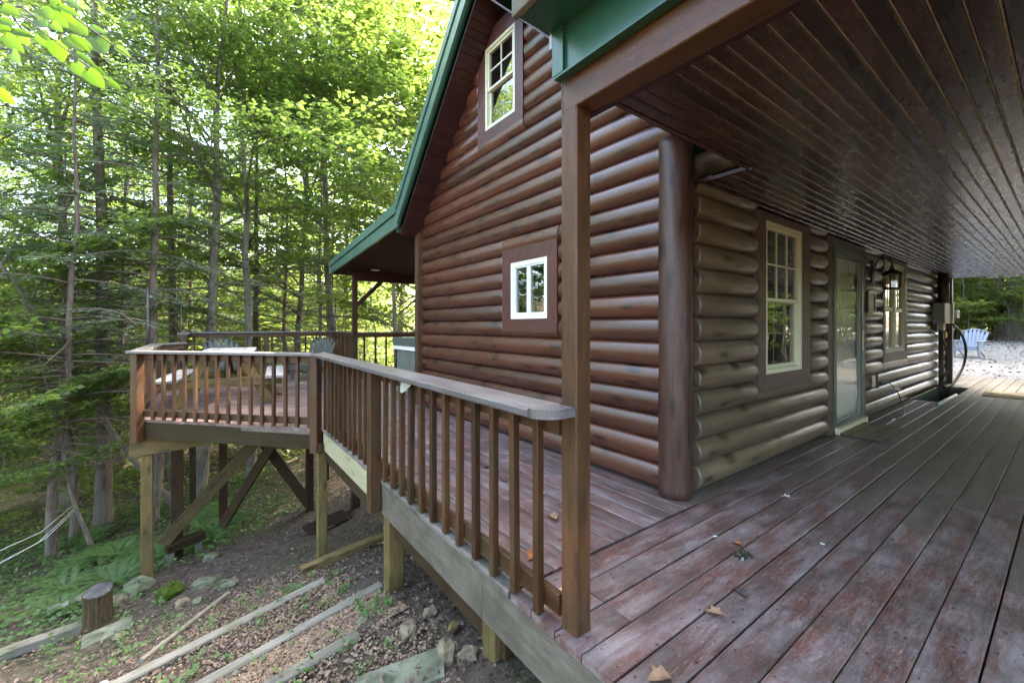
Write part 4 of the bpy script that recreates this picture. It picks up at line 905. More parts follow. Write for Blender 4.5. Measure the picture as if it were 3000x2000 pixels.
# ------------------------------------------------------------------ things on and by the door wall
def lantern():
    x, y = 7.36, 1.655; t = thing('wall_lantern', 'bronze carriage lantern on the log wall beside the storm door', 'lantern', (x, y, 1.8))
    MB().add(*board_geo(0.30, 0.12, 0.025, 0.01), False, frame((x-0.02, y-0.012, 1.84), (x-0.02, y-0.012, 2.14), (0, -1, 0))).obj('back_plate', 'bronze', t)
    cx, cyy = x, y-0.21
    P = [(x-0.02, y-0.02, 1.98)]+[(cx, y-0.04-0.085*(1-math.cos(a)), 2.07+0.10*math.sin(a)) for a in [i*math.pi/10 for i in range(11)]]+[(cx, cyy, 2.03)]
    MB().tube(P, 0.008, 8).obj('arm', 'bronze', t)
    MB().tube([(cx, y-0.20-0.022*math.cos(a), 2.135+0.022*math.sin(a)) for a in [i*0.6 for i in range(10)]], 0.006, 6).obj('scroll', 'bronze', t)
    mm = Matrix.Translation((cx, cyy, 0))
    b = MB(); b.lathe([(0.0, 2.065), (0.012, 2.06), (0.022, 2.045), (0.01, 2.03), (0.026, 2.02), (0.03, 2.0), (0.06, 1.985), (0.118, 1.945), (0.123, 1.935), (0.10, 1.93), (0.0, 1.93)], 6, mm, False); b.obj('roof', 'bronze', t)
    b = MB(); b.lathe([(0.0, 1.735), (0.09, 1.735), (0.103, 1.742), (0.10, 1.755), (0.08, 1.76), (0.0, 1.76)], 6, mm, False); b.obj('base', 'bronze', t)
    for i in range(6):
        a = i*math.pi/3; MB().tube([(cx+0.085*math.cos(a), cyy+0.085*math.sin(a), 1.758), (cx+0.093*math.cos(a), cyy+0.093*math.sin(a), 1.932)], 0.007, 5).obj('post', 'bronze', t)
        a2 = (i+1)*math.pi/3; V = [(cx+0.08*math.cos(q), cyy+0.08*math.sin(q), zz) for q, zz in ((a, 1.76), (a2, 1.76), (a2, 1.93), (a, 1.93))]; MB().add(V, [(0, 1, 2, 3)]).obj('pane', 'glasslite', t)
    b = MB(); b.lathe([(0.0, 1.76), (0.012, 1.76), (0.012, 1.83), (0.02, 1.85), (0.012, 1.88), (0.0, 1.89)], 8, mm); b.obj('candle_bulb', 'paper', t)
lantern()
def notice():
    t = thing('notice_frame', 'small dark framed notice with white sheet beside the storm door', 'notice', (7.28, 1.65, 1.44))
    pl = lambda x, z, d: (x, 1.655-d, z); r = (7.11, 7.46, 1.435, 1.712); m_ = MB(); rect_ring(m_, r, shrink(r, 0.045, 0.028), pl, 0, 0.022); m_.obj('frame', 'bronze', t)
    m_ = MB(); plate(m_, shrink(r, 0.045, 0.028), pl, 0.002, 0.010); m_.obj('sheet', 'paper', t)
    m_ = MB()
    for i in range(11): z_ = 1.66-i*0.018; m_.add([pl(7.18, z_, 0.011), pl(7.39-0.05*(i % 3 == 2), z_, 0.011), pl(7.39-0.05*(i % 3 == 2), z_+0.006, 0.011), pl(7.18, z_+0.006, 0.011)], [(0, 1, 2, 3)])
    m_.obj('text_lines', 'steel', t)
notice()
def outlet():
    t = thing('power_outlet', 'cream power outlet cover low on the log wall right of the door', 'outlet', (7.46, 1.65, 0.42))
    MB().add(*board_geo(0.16, 0.13, 0.035, 0.006), False, frame((7.46, 1.645, 0.415), (7.46, 1.645, 0.575), (0, -1, 0))).obj('cover', 'cream', t)
    MB().box(7.41, 7.425, 1.6, 1.66, 0.40, 0.59).obj('side_plate', 'trim', t)
    c = thing('extension_cord', 'short black cord hanging from the outlet onto the deck boards', 'cord', (7.9, 1.55, 0))
    P = [(7.50, 1.62, 0.46), (7.66, 1.58, 0.465), (7.85, 1.55, 0.42), (8.05, 1.52, 0.30), (8.14, 1.50, 0.16), (8.02, 1.45, 0.05), (7.70, 1.40, 0.012), (7.42, 1.43, 0.010)]
    Q = []
    for i in range(len(P)-1):
        for k in range(4):
            p0, p1, p2, p3 = [Vector(P[max(0, min(len(P)-1, j))]) for j in (i-1, i, i+1, i+2)]; u = k/4
            Q.append(0.5*((2*p1)+(p2-p0)*u+(2*p0-5*p1+4*p2-p3)*u*u+(3*p1-p0-3*p2+p3)*u**3))
    Q.append(Vector(P[-1])); MB().tube(Q, 0.007, 6).obj('cable', 'hose', c)
    MB().tube([(7.48, 1.62, 0.46), (7.62, 1.585, 0.462)], 0.016, 8).obj('plug', 'black', c); MB().tube([(7.42, 1.43, 0.010), (7.36, 1.44, 0.012)], 0.011, 8).obj('connector', 'paper', c)
    MB().add(*board_geo(0.16, 0.05, 0.004, 0.001), False, frame((7.95, 1.53, 0.36), (8.08, 1.50, 0.345), (0, -1, 0.2))).obj('label_tag', 'tag', c); MB().add(*board_geo(0.035, 0.052, 0.006, 0.001), False, frame((8.07, 1.50, 0.347), (8.105, 1.495, 0.343), (0, -1, 0.2))).obj('tag_end', 'red', c)
outlet()
def meter():
    t = thing('meter_box', 'grey electric panel with round conduit at the far end of the log wall', 'electric box', (11.9, 1.6, 1.3))
    MB().add(*board_geo(0.40, 0.62, 0.17, 0.01), False, frame((11.86, 1.585, 1.30), (11.86, 1.585, 1.70), (0, -1, 0))).obj('panel', 'steel', t)
    MB().add(*board_geo(0.40, 0.14, 0.20, 0.01), False, frame((12.30, 1.57, 1.30), (12.30, 1.57, 1.70), (0, -1, 0))).obj('panel_side', 'pvc', t)
    MB().add(*board_geo(0.16, 0.34, 0.24, 0.01), False, frame((12.62, 1.56, 1.42), (12.62, 1.56, 1.58), (0, -1, 0))).obj('meter_housing', 'pvc', t)
    MB().add(*board_geo(0.02, 0.10, 0.01, 0.002), False, frame((12.6, 1.435, 1.51), (12.6, 1.435, 1.53), (0, -1, 0))).obj('meter_window', 'black', t)
    MB().tube([(12.02, 1.58, 1.70), (12.02, 1.58, 2.31)], 0.085, 14).obj('conduit', 'steeldark', t)
    MB().add(*board_geo(0.14, 0.2, 0.09, 0.006), False, frame((11.95, 1.60, 1.16), (11.95, 1.60, 1.30), (0, -1, 0))).obj('lower_box', 'cream', t)
    MB().add(*board_geo(0.11, 0.16, 0.04, 0.006), False, frame((12.38, 1.60, 1.02), (12.38, 1.60, 1.13), (0, -1, 0))).obj('yellow_tag', 'yellow', t)
    MB().add(*board_geo(0.15, 0.09, 0.06, 0.006), False, frame((11.5, 1.62, 1.15), (11.5, 1.62, 1.30), (0, -1, 0))).obj('switch_box', 'black', t)
    for xx, r in ((11.72, 0.012), (11.98, 0.028), (12.1, 0.016)): MB().tube([(xx, 1.60, 1.2), (xx, 1.60, 0.3), (xx+0.03, 1.59, -0.4)], r, 8).obj('riser', 'steeldark', t)
    MB().tube([(11.6, 1.6, 1.2), (11.75, 1.55, 0.95), (12.0, 1.52, 0.75), (12.05, 1.54, 0.35), (11.75, 1.58, 0.1), (11.7, 1.6, -0.3)], 0.012, 8).obj('cable', 'hose', t)
    c = thing('black_hose', 'thick black cable looping from the meter box down to the deck opening', 'cable', (12.6, 1.4, 0))
    P = [(12.35, 1.50, 1.30), (12.75, 1.42, 1.10), (13.02, 1.38, 0.80), (12.98, 1.40, 0.45), (12.55, 1.46, 0.15), (12.15, 1.52, -0.05), (12.05, 1.55, -0.4)]
    Q = []
    for i in range(len(P)-1):
        for k in range(4):
            p0, p1, p2, p3 = [Vector(P[max(0, min(len(P)-1, j))]) for j in (i-1, i, i+1, i+2)]; u = k/4
            Q.append(0.5*((2*p1)+(p2-p0)*u+(2*p0-5*p1+4*p2-p3)*u*u+(3*p1-p0-3*p2+p3)*u**3))
    MB().tube(Q, 0.024, 8).obj('cable', 'hose', c)
meter()
mb = MB(); mb.tube([(10.80, 1.262, 0.024), (9.35, 1.278, 0.022)], 0.024, 10); o = mb.obj('plastic_pipe', 'pvc'); tag(o, 'white plastic pipe lying along the edge of the deck opening', 'pipe')
def doormat(name, label, poly_c, L, W_, ang, brick=True):
    t = thing(name, label, 'doormat', poly_c); m_ = Matrix.Translation(poly_c) @ Matrix.Rotation(ang, 4, 'Z')
    MB().add(*board_geo(L, W_, 0.012, 0.003), False, m_ @ Matrix.Translation((0, 0, 0.008))).obj('base', 'deadleafd' if brick else 'mat', t)
    if brick:
        for (x0, x1, y0, y1) in ((-0.46, -0.12, 0.06, 0.20), (-0.11, 0.22, 0.06, 0.20), (-0.46, -0.30, -0.08, 0.05), (-0.29, 0.02, -0.08, 0.05), (0.03, 0.22, -0.08, 0.05), (-0.46, 0.22, -0.205, -0.15), (-0.46, -0.05, -0.14, -0.09), (-0.04, 0.22, -0.14, -0.09), (0.23, 0.34, -0.205, 0.0), (0.23, 0.34, 0.01, 0.20), (0.35, 0.46, -0.205, -0.05), (0.35, 0.46, -0.04, 0.20)):
            MB().add(*board_geo(x1-x0, y1-y0, 0.008, 0.003), False, m_ @ Matrix.Translation(((x0+x1)/2, (y0+y1)/2, 0.017))).obj('mat_block', 'mat', t)
doormat('doormat', 'tan block patterned doormat on the boards in front of the storm door', (6.36, 1.46, 0.0), 0.95, 0.43, 0.0)
doormat('doormat', 'plain tan mat lying farther along the porch near the sunlit end', (11.65, 0.70, 0.0), 0.95, 0.62, 0.05, False)

# ------------------------------------------------------------------ small things on the ground
def G(x, y): return float(gz(x, y))
def rock(x, y, sx, sy, sz, mat, label, seed, up=0.3):
    r = random.Random(seed); bm = []; n, m_ = 9, 6; V = []; Fs = []
    for i in range(m_+1):
        ph = -math.pi/2+math.pi*i/m_
        for j in range(n):
            th = 2*math.pi*j/n; k = 1+r.uniform(-0.20, 0.16); c = math.cos(ph)**0.7 if abs(ph) < 1.57 else 0
            V.append((sx*c*math.cos(th)*k, sy*c*math.sin(th)*k, sz*(abs(math.sin(ph))**0.8)*(1 if ph > 0 else -1)*(1+r.uniform(-0.12, 0.1))))
    for i in range(m_):
        for j in range(n): q = (j+1) % n; Fs.append((i*n+j, i*n+q, (i+1)*n+q, (i+1)*n+j))
    o = MB().add(V, Fs).obj('rock', mat, None, Matrix.Translation((x, y, G(x, y)+sz*up)) @ Matrix.Rotation(r.uniform(0, 6), 4, 'Z') @ Matrix.Rotation(r.uniform(-.25, .25), 4, 'X'))
    return tag(o, label, 'rock', 'loose rocks on the slope')
ROCKS = [(1.02, 2.46, .075, .06, .05, 'rock', 'pale angular tan rock under the deck edge beside the moss'), (1.06, 2.02, .06, .055, .085, 'rock', 'upright rounded olive rock left of the nearest support post'), (1.13, 1.92, .065, .05, .04, 'rock', 'low flat rock touching the foot of the nearest support post'),
         (1.20, 2.52, .055, .05, .035, 'rock', 'brown chunky rock in the shade under the long rim board'), (-0.66, 7.10, .23, .17, .13, 'mossrock', 'large dark grey boulder at the foot of the left deck post'), (-0.87, 6.92, .15, .11, .09, 'rock', 'tan flat faced rock between stump and boulder'),
         (-0.32, 6.48, .15, .13, .12, 'moss', 'bright moss covered mound right of the boulder'), (0.02, 6.34, .15, .10, .08, 'mossrock', 'long mossy stone under the angled deck side'), (0.22, 5.98, .14, .08, .06, 'mossrock', 'leaning mossy slab stone on the shaded bank'),
         (-0.2, 6.0, .09, .07, .05, 'rock', 'small brown rock below the moss mound'), (-0.06, 5.85, .07, .06, .05, 'mossrock', 'small green tinged rock at the end of the angled board'), (-0.60, 4.26, .055, .035, .025, 'paper', 'small white stone on the bare soil'),
         (-0.70, 5.79, .05, .05, .04, 'rock', 'little square tan stone right of the stump'), (1.22, 2.24, .05, .035, .03, 'treated', 'yellowish brick sized chunk under the rim board'), (0.1, 7.4, .13, .1, .07, 'mossrock', 'dim mossy rock deep under the platform'), (0.9, 2.95, .07, .05, .035, 'mossrock', 'grey rock beside the upper path timber')]
for i, (x, y, sx, sy, sz, mt_, lb) in enumerate(ROCKS): rock(x, y, sx, sy, sz, mt_, lb, 40+i)
def blocky(name, p0, p1, w_, t_, mat, label, cat, tilt=(0, 0, 1), group=None):
    V, Fs = board_geo((Vector(p1)-Vector(p0)).length, w_, t_, 0.010)
    o = link(name, mesh(name, V, Fs), None, mat, frame(p0, p1, tilt)); return tag(o, label, cat, group)
def gp(x, y, dz=0.0): return (x, y, G(x, y)+dz)
TG = 'landscape timbers on the slope'
blocky('landscape_timber', gp(-0.70, 3.99, 0.022), gp(0.92, 4.25, 0.012), 0.095, 0.075, 'graywood', 'grey path timber farthest down the slope with a fern by its end', 'timber', group=TG)
blocky('landscape_timber', gp(-0.35, 3.22, 0.018), gp(1.19, 3.46, 0.008), 0.085, 0.075, 'graywood', 'pale grey middle path timber edging the tan gravel', 'timber', group=TG)
blocky('landscape_timber', gp(-0.25, 2.68, 0.018), gp(0.80, 2.74, 0.006), 0.085, 0.075, 'graywood', 'mossy path timber nearest the camera, half buried by gravel', 'timber', group=TG)
blocky('landscape_timber', gp(0.86, 5.05, 0.06), gp(1.95, 5.02, 0.05), 0.10, 0.10, 'treated', 'yellowish timber lying in the shade at the foot of the corner post', 'timber', group=TG)
blocky('landscape_timber', gp(-2.6, 6.72, 0.07), gp(-1.05, 6.50, 0.05), 0.13, 0.10, 'graywood', 'weathered grey board ending at the tree stump', 'timber', group=TG)
blocky('landscape_timber', gp(-0.40, 4.35, 0.02), gp(0.22, 5.62, 0.03), 0.045, 0.07, 'graywood', 'narrow mossy edging board slanting across the slope', 'timber', group=TG)
blocky('stone_slab', gp(0.62, 2.19, 0.008), gp(1.03, 1.99, 0.014), 0.21, 0.05, 'slab', 'flat lichen covered stone slab at the bottom edge beside the rocks', 'slab')
blocky('stone_slab', gp(-1.0, 6.02, 0.02), gp(-0.62, 6.06, 0.02), 0.24, 0.05, 'slab', 'flat grey slab with bright moss in front of the stump', 'slab')
blocky('stone_slab', gp(1.25, 6.85, 0.03), gp(1.85, 6.95, 0.03), 0.40, 0.06, 'darklumber', 'dark flat slab lying on the shaded soil under the deck', 'slab')
for i, (x, y) in enumerate(((-1.42, 7.35), (-1.2, 7.42))):
    o = blocky('concrete_block', gp(x-0.09, y, 0.08), gp(x+0.09, y+0.03, 0.08), 0.14, 0.15, 'slab', ('rough concrete block by the weathered board, the one farther from the stump', 'rough concrete block by the weathered board, half hidden behind the stump')[i], 'block')
# low bench made of a beam on two feet
def low_bench():
    p0, p1 = Vector((-0.46, 8.02, -2.06)), Vector((0.0, 8.16, -2.02)); t = thing('low_bench', 'short low wooden bench under the brace of the platform', 'bench', (-0.23, 8.1, G(-0.23, 8.1)))
    board('seat', tuple(p0), tuple(p1), 0.17, 0.11, 'darkrim', t)
    for s in (0.14, 0.86):
        c = p0.lerp(p1, s); board('leg', (c.x, c.y, G(c.x, c.y)-0.05), (c.x, c.y, c.z-0.055), 0.09, 0.12, 'graywood', t, up=(0, 1, 0))
low_bench()
def stump():
    x, y = -0.95, 6.50; t = thing('tree_stump', 'sawn off tree stump with flaking bark and dark top', 'stump', gp(x, y))
    seg = 34; rows = [(-0.12, 0.150), (0.0, 0.145), (0.05, 0.128), (0.15, 0.118), (0.29, 0.116), (0.39, 0.120)]; V = []; Fs = []; rr = random.Random(3)
    ph = [rr.uniform(-0.13, 0.13) for _ in range(seg)]
    for z_, r_ in rows:
        for i in range(seg): a = 2*math.pi*i/seg; k = r_*(1+ph[i]+rr.uniform(-0.03, 0.03)); V.append((k*math.cos(a), k*math.sin(a), z_+0.028*math.cos(a-1.2)*(z_ > 0.3)))
    for k in range(len(rows)-1):
        for i in range(seg): j = (i+1) % seg; Fs.append((k*seg+i, k*seg+j, (k+1)*seg+j, (k+1)*seg+i))
    MB().add(V, Fs).obj('bark', 'stumpbark', t, Matrix.Translation(gp(x, y)))
    MB().add([(v[0]*0.985, v[1]*0.985, v[2]-0.004) for v in V[-seg:]], [tuple(range(seg))]).obj('cut_top', 'stumptop', t, Matrix.Translation(gp(x, y)))
stump()
for i, (pts, lab) in enumerate(([[(-3.2, 9.1, -2.62), (-2.56, 9.98, -2.44), (-2.25, 10.4, -2.40), (-2.02, 11.45, -2.28)], 'upper pale bare branch slung low across the ferns'], [[(-3.2, 9.2, -2.36), (-2.56, 9.98, -2.25), (-2.26, 10.6, -2.30), (-2.05, 11.5, -2.22)], 'thinner pale bare branch hanging just above the first'], [[(-3.1, 9.6, -2.62), (-2.5, 10.3, -2.50), (-2.2, 10.6, -2.42), (-2.0, 11.4, -2.30)], 'lowest pale bare branch nearest the ferns'])):
    o = MB().tube(pts, 0.007, 6).obj('bare_branch', 'palebark'); tag(o, lab, 'branch', 'pale fallen branches')
# fallen leaves on the deck
def dead_leaf(x, y, z, size, mat, label, seed, rot=0):
    r = random.Random(seed); out = [(0, -0.5), (0.16, -0.38), (0.42, -0.30), (0.30, -0.08), (0.5, 0.12), (0.24, 0.16), (0.18, 0.34), (0, 0.55), (-0.18, 0.34), (-0.24, 0.16), (-0.5, 0.12), (-0.30, -0.08), (-0.42, -0.30), (-0.16, -0.38)]
    V = [(0, 0, 0.03*size)]; k1, k2 = r.uniform(0.5, 1.1), r.uniform(-0.3, 0.5)
    for a, b in out: V.append((a*size*(1-0.25*k1), b*size, size*(0.02+k1*abs(a)**1.3*0.85+k2*b*b*0.6+r.uniform(0, 0.06))))
    n = len(out); Fs = [(0, 1+i, 1+(i+1) % n) for i in range(n)]
    Vb = [(v[0], v[1], v[2]-0.0012) for v in V]; mb = MB().add(V, Fs, True).add(Vb, [f[::-1] for f in Fs], True)
    zm = min(v[2] for v in mb.v)
    mb.tube([(0, -0.5*size, 0.02*size), (0.05*size, -0.75*size, 0.10*size), (0.15*size, -1.0*size, 0.13*size)], 0.0012, 4)
    o = mb.obj('fallen_leaf', mat, None, Matrix.Translation((x, y, z+0.0015-min(0, zm))) @ Matrix.Rotation(rot, 4, 'Z')); return tag(o, label, 'leaf', 'dead leaves on the deck boards')
LV = [(1.300, 0.876, .085, 'deadleaf', 'curled tan leaf with long stalk at the near corner of the deck', 1.2), (2.02, 0.93, .07, 'deadleafd', 'dark folded leaf in the middle of the near deck boards', 2.6), (1.78, 0.93, .07, 'deadleaf', 'flat grey brown leaf just left of the dark folded leaf', .6),
      (2.45, 1.15, .05, 'rustleaf', 'small reddish leaf on the worn boards before the corner log', .2), (1.43, 1.75, .09, 'rustleaf', 'rust coloured curled leaf behind the railing near the porch post', 2.0), (1.36, 1.42, .09, 'paleleaf', 'pale pinkish leaf touching the porch post foot', .9),
      (1.75, 2.36, .08, 'deadleafd', 'dark crumpled leaf behind the balusters', .4), (2.0, 2.35, .08, 'paleleaf', 'pale beige leaf near the gable wall', 2.2), (1.83, 2.02, .085, 'deadleaf', 'brown leaf pair lying between balusters and wall', 2.9), (2.0, 3.1, .07, 'deadleafd', 'small dark leaf farther along the gable strip', 1.9),
      (1.95, 2.75, .07, 'deadleafd', 'dark leaf half way along the gable strip', 2.9), (2.3, 3.7, .06, 'deadleaf', 'tan leaf far along the gable strip', 1.0), (1.5, 7.0, .09, 'paleleaf', 'pale leaf on the platform right of the picnic table', .4), (1.1, 8.6, .12, 'rustleaf', 'reddish leaf on the platform under the picnic bench', 1.4),
      (3.4, 1.25, .06, 'paleleaf', 'small yellowish leaf on the shaded porch boards', .3), (1.23, 2.45, .04, 'rustleaf', 'small rusty leaf on the mossy edge board', .5), (1.20, 3.1, .06, 'deadleafd', 'dark leaf on the mossy edge board by the middle post', .9), (0.05, 6.75, .07, 'paleleaf', 'pale leaf on the rim of the angled platform side', .2)]
for i, (x, y, s_, m_, lb, ro) in enumerate(LV): dead_leaf(x, y, 0.012 if x < 1.3 and y > 1.7 and y < 5 else 0.001, s_*1.05, m_, lb, 90+i, ro)
for i, (x, y, s_, lb) in enumerate(((2.32, 1.06, .012, 'tiny white paper scrap by the dark folded leaf'), (2.85, 0.86, .010, 'tiny white chip on the olive shaded boards'), (2.44, 1.27, .010, 'tiny white chip before the corner log post'))):
    o = MB().add(*board_geo(s_*2.2, s_, 0.004, 0.001)).obj('paper_scrap', 'pvc', None, Matrix.Translation((x, y, 0.004)) @ Matrix.Rotation(i+0.4, 4, 'Z')); tag(o, lb, 'scrap')
mb = MB(); 
for i in range(60):
    a = random.uniform(0, 6.28); rr = random.random()**0.7*0.045; x, y = rr*math.cos(a)*1.3, rr*math.sin(a); mb.add([(x-.008, y, 0.002), (x+.006, y-.006, 0.003), (x+.002, y+.008, 0.012)], [(0, 1, 2)])
tag(mb.obj('debris_clump', 'darkmoss', None, Matrix.Translation((2.36, 1.075, 0))), 'small dark mossy clump on the boards near the reddish leaf', 'debris')

# ------------------------------------------------------------------ leaves and trees (numpy)
def quads_obj(name, Q, tone, mat, parent=None, **props):
    me = quads_mesh(name, Q, tone); return link(name, me, parent, mat, None, **props)
def quads_mesh(name, Q, tone):
    N = len(Q); me = bpy.data.meshes.new(name)
    me.vertices.add(4*N); me.vertices.foreach_set('co', np.ascontiguousarray(Q.reshape(-1), np.float32))
    me.loops.add(4*N); me.loops.foreach_set('vertex_index', np.arange(4*N, dtype=np.int32))
    me.polygons.add(N); me.polygons.foreach_set('loop_start', np.arange(0, 4*N, 4, dtype=np.int32)); me.polygons.foreach_set('loop_total', np.full(N, 4, np.int32))
    at = me.attributes.new('tone', 'FLOAT', 'FACE'); at.data.foreach_set('value', np.asarray(tone, np.float32))
    me.update(calc_edges=True); me.validate(); return me
def norm(a): return a/np.maximum(np.linalg.norm(a, axis=-1, keepdims=True), 1e-9)
def leaf_quads(c, ax, nr, l, w_, fold=0.12):
    ax = norm(ax); nr = norm(nr-ax*np.sum(nr*ax, -1, keepdims=True)); sd_ = np.cross(nr, ax)
    l = l[:, None]; w_ = w_[:, None]
    return np.stack([c, c+ax*l*0.45+sd_*w_*0.5+nr*w_*fold, c+ax*l, c+ax*l*0.45-sd_*w_*0.5+nr*w_*fold], 1)
class TreeGeo:
    def __init__(s): s.V = []; s.F = []; s.n = 0; s.Q = []; s.T = []
    def tube(s, P, rad, seg):
        V, Fs = tube_geo(P, rad, seg, False); s.F += [tuple(i+s.n for i in f) for f in Fs]; s.V += V; s.n += len(V)
def make_tree(kind, seed, H=17, r0=0.15, h0=4.0, limbs=40, llen=3.0, lsize=0.085, nleaf=20, ntw=14, dead=0.0):
    rg = np.random.default_rng(seed); tg = TreeGeo()
    n = 12; wob = np.cumsum(rg.normal(0, 0.05, (n+1, 2)), 0); wob -= wob[0]
    TP = [Vector((wob[i, 0], wob[i, 1], H*i/n)) for i in range(n+1)]
    rad = [r0*(1.0-0.86*(i/n)**0.9) for i in range(n+1)]
    P = [Vector((0, 0, -0.5)), Vector((0, 0, 0.0)), Vector((0, 0, 0.25))]+TP[1:]; rr = [r0*1.6, r0*1.45, r0*1.1]+rad[1:]
    tg.tube(P, rr, 10)
    def tp(h):
        f = h/H*n; i = min(int(f), n-1); return TP[i].lerp(TP[i+1], f-i), r0*(1.0-0.86*(h/H)**0.9)
    nd_ = int(limbs*dead)
    for k in range(limbs+nd_):
        is_dead = k >= limbs
        h = rg.uniform(1.6, h0+1.5) if is_dead else h0+(H*0.985-h0)*((k+rg.uniform(0, 1))/limbs)**(0.9)
        base, rt = tp(h); az = rg.uniform(0, 2*np.pi) if kind != 'hem' else k*2.4+rg.uniform(-0.4, 0.4)
        t = (h-h0)/(H-h0) if not is_dead else 0.1
        if kind == 'hem': L = llen*(1.0-0.72*max(t, 0))*rg.uniform(0.65, 1.1); el0, el1 = (rg.uniform(-0.05, 0.25), -0.35)
        elif kind == 'sap': L = llen*(1.0-0.6*t)*rg.uniform(0.6, 1.1); el0, el1 = 0.5, 0.0
        else: L = llen*(0.55+0.9*math.sin(math.pi*min(1, 0.18+0.8*t)))*rg.uniform(0.55, 1.1); el0, el1 = rg.uniform(0.35, 0.9), rg.uniform(-0.05, 0.25)
        if is_dead: L *= rg.uniform(0.4, 0.9); el0, el1 = rg.uniform(-0.25, 0.3), rg.uniform(-0.3, 0.1)
        m = 6; pts = [base.copy()]; p = base.copy()
        for i in range(m):
            e = el0+(el1-el0)*(i/(m-1)); az += rg.normal(0, 0.10); d = Vector((math.cos(az)*math.cos(e), math.sin(az)*math.cos(e), math.sin(e))); p = p+d*(L/m); pts.append(p.copy())
        lr = min(rt*0.5, 0.005+L*0.0085); tg.tube(pts, [lr*(1-0.82*i/m) for i in range(m+1)], 5)
        ni = max(3, int(ntw*L/llen)) if not is_dead else 5
        for j in range(ni):
            u = 0.18+0.82*(j+rg.uniform(0, 1))/ni; f = u*m; i = min(int(f), m-1); b = pts[i].lerp(pts[i+1], f-i); d = (pts[i+1]-pts[i]).normalized()
            sgn = 1 if j % 2 else -1; side = Vector((-d.y, d.x, 0)).normalized()*sgn
            ang = rg.uniform(0.6, 1.15); td = (d*math.cos(ang)+side*math.sin(ang)); td.z += rg.normal(0, 0.10) - (0.12 if kind == 'hem' else -0.05); td.normalize()
            tl = L*(0.42-0.25*u)*rg.uniform(0.6, 1.2)+0.12
            if kind == 'hem': tl *= 1.05
            e = b+td*tl; tg.tube([b, b.lerp(e, 0.5)+Vector((0, 0, 0.02)), e], [max(0.003, lr*0.22), 0.003, 0.0015], 3)
            if is_dead: continue
            N = max(4, int(nleaf*(0.5+tl)))
            s_ = rg.uniform(0.05, 1.0, N); c = np.array(b)[None]+np.array(td)[None]*(tl*s_)[:, None]
            sd_ = np.array(Vector((-td.y, td.x, 0)).normalized())[None]; sg = np.where(rg.random(N) < 0.5, 1, -1)[:, None]
            if kind == 'hem':
                ax = np.array(td)[None]*rg.uniform(0.45, 1.0, (N, 1))+sd_*sg*rg.uniform(0.4, 0.9, (N, 1))+rg.normal(0, 0.10, (N, 3)); nr = np.array([[0, 0, 1.0]])+rg.normal(0, 0.22, (N, 3))
                l = rg.uniform(0.7, 1.3, N)*lsize*(1.2-0.5*s_); ww = l*rg.uniform(0.20, 0.30, N)
                c = c+rg.normal(0, 0.012, (N, 3)); tone = np.clip(rg.normal(0.45, 0.16, N)+0.15*(s_-0.5), 0, 1)
            else:
                c = c+sd_*sg*rg.uniform(0.0, 0.13, (N, 1))+rg.normal(0, 0.03, (N, 3)); ax = np.array(td)[None]*rg.uniform(-0.1, 0.8, (N, 1))+sd_*sg*rg.uniform(0.3, 1.0, (N, 1)); ax[:, 2] -= rg.uniform(0, 0.45, N)
                nr = np.array([[0, 0, 1.0]])+rg.normal(0, 0.38, (N, 3)); l = rg.uniform(0.65, 1.25, N)*lsize; ww = l*rg.uniform(0.62, 0.85, N)
                tone = np.clip(rg.normal(0.5, 0.2, N)+rg.normal(0, 0.12), 0, 1)
            tg.Q.append(leaf_quads(c, ax, nr, l, ww)); tg.T.append(tone)
    tm = mesh('trunk', tg.V, tg.F, True); cm = quads_mesh('crown', np.concatenate(tg.Q), np.concatenate(tg.T))
    return tm, cm
TYPES = {}
def ttype(key, leaf, bark, *a, **k):
    tm, cm = make_tree(*a, **k); tm.materials.append(M[bark]); cm.materials.append(M[leaf]); TYPES[key] = (tm, cm)
ttype('hem_a', 'hem', 'bark', 'hem', 1, H=17, r0=0.15, h0=4.6, limbs=56, llen=3.0, lsize=0.125, nleaf=18, ntw=16, dead=0.8)
ttype('hem_b', 'hem', 'bark', 'hem', 2, H=15, r0=0.12, h0=4.4, limbs=50, llen=2.7, lsize=0.12, nleaf=18, ntw=15, dead=0.8)
ttype('hem_c', 'hem', 'bark', 'hem', 3, H=10, r0=0.075, h0=3.2, limbs=42, llen=2.2, lsize=0.11, nleaf=18, ntw=13, dead=0.9)
ttype('dec_a', 'leaf', 'barkgrey', 'dec', 4, H=17, r0=0.16, h0=5.5, limbs=38, llen=3.1, lsize=0.105, nleaf=22, ntw=15, dead=0.15)
ttype('dec_b', 'leaf', 'barkgrey', 'dec', 5, H=15, r0=0.13, h0=4.2, limbs=36, llen=3.0, lsize=0.10, nleaf=22, ntw=15, dead=0.15)
ttype('dec_c', 'leaf', 'barkgrey', 'dec', 6, H=18, r0=0.17, h0=7.0, limbs=34, llen=3.4, lsize=0.11, nleaf=22, ntw=16, dead=0.1)
ttype('dec_d', 'leaf', 'barkgrey', 'dec', 8, H=12, r0=0.10, h0=3.0, limbs=40, llen=3.6, lsize=0.15, nleaf=20, ntw=14)
ttype('sap_a', 'under', 'barkgrey', 'sap', 9, H=4.5, r0=0.03, h0=0.6, limbs=26, llen=1.5, lsize=0.10, nleaf=24, ntw=9)
ttype('sap_b', 'under', 'barkgrey', 'sap', 10, H=2.4, r0=0.018, h0=0.2, limbs=22, llen=1.1, lsize=0.09, nleaf=24, ntw=8)
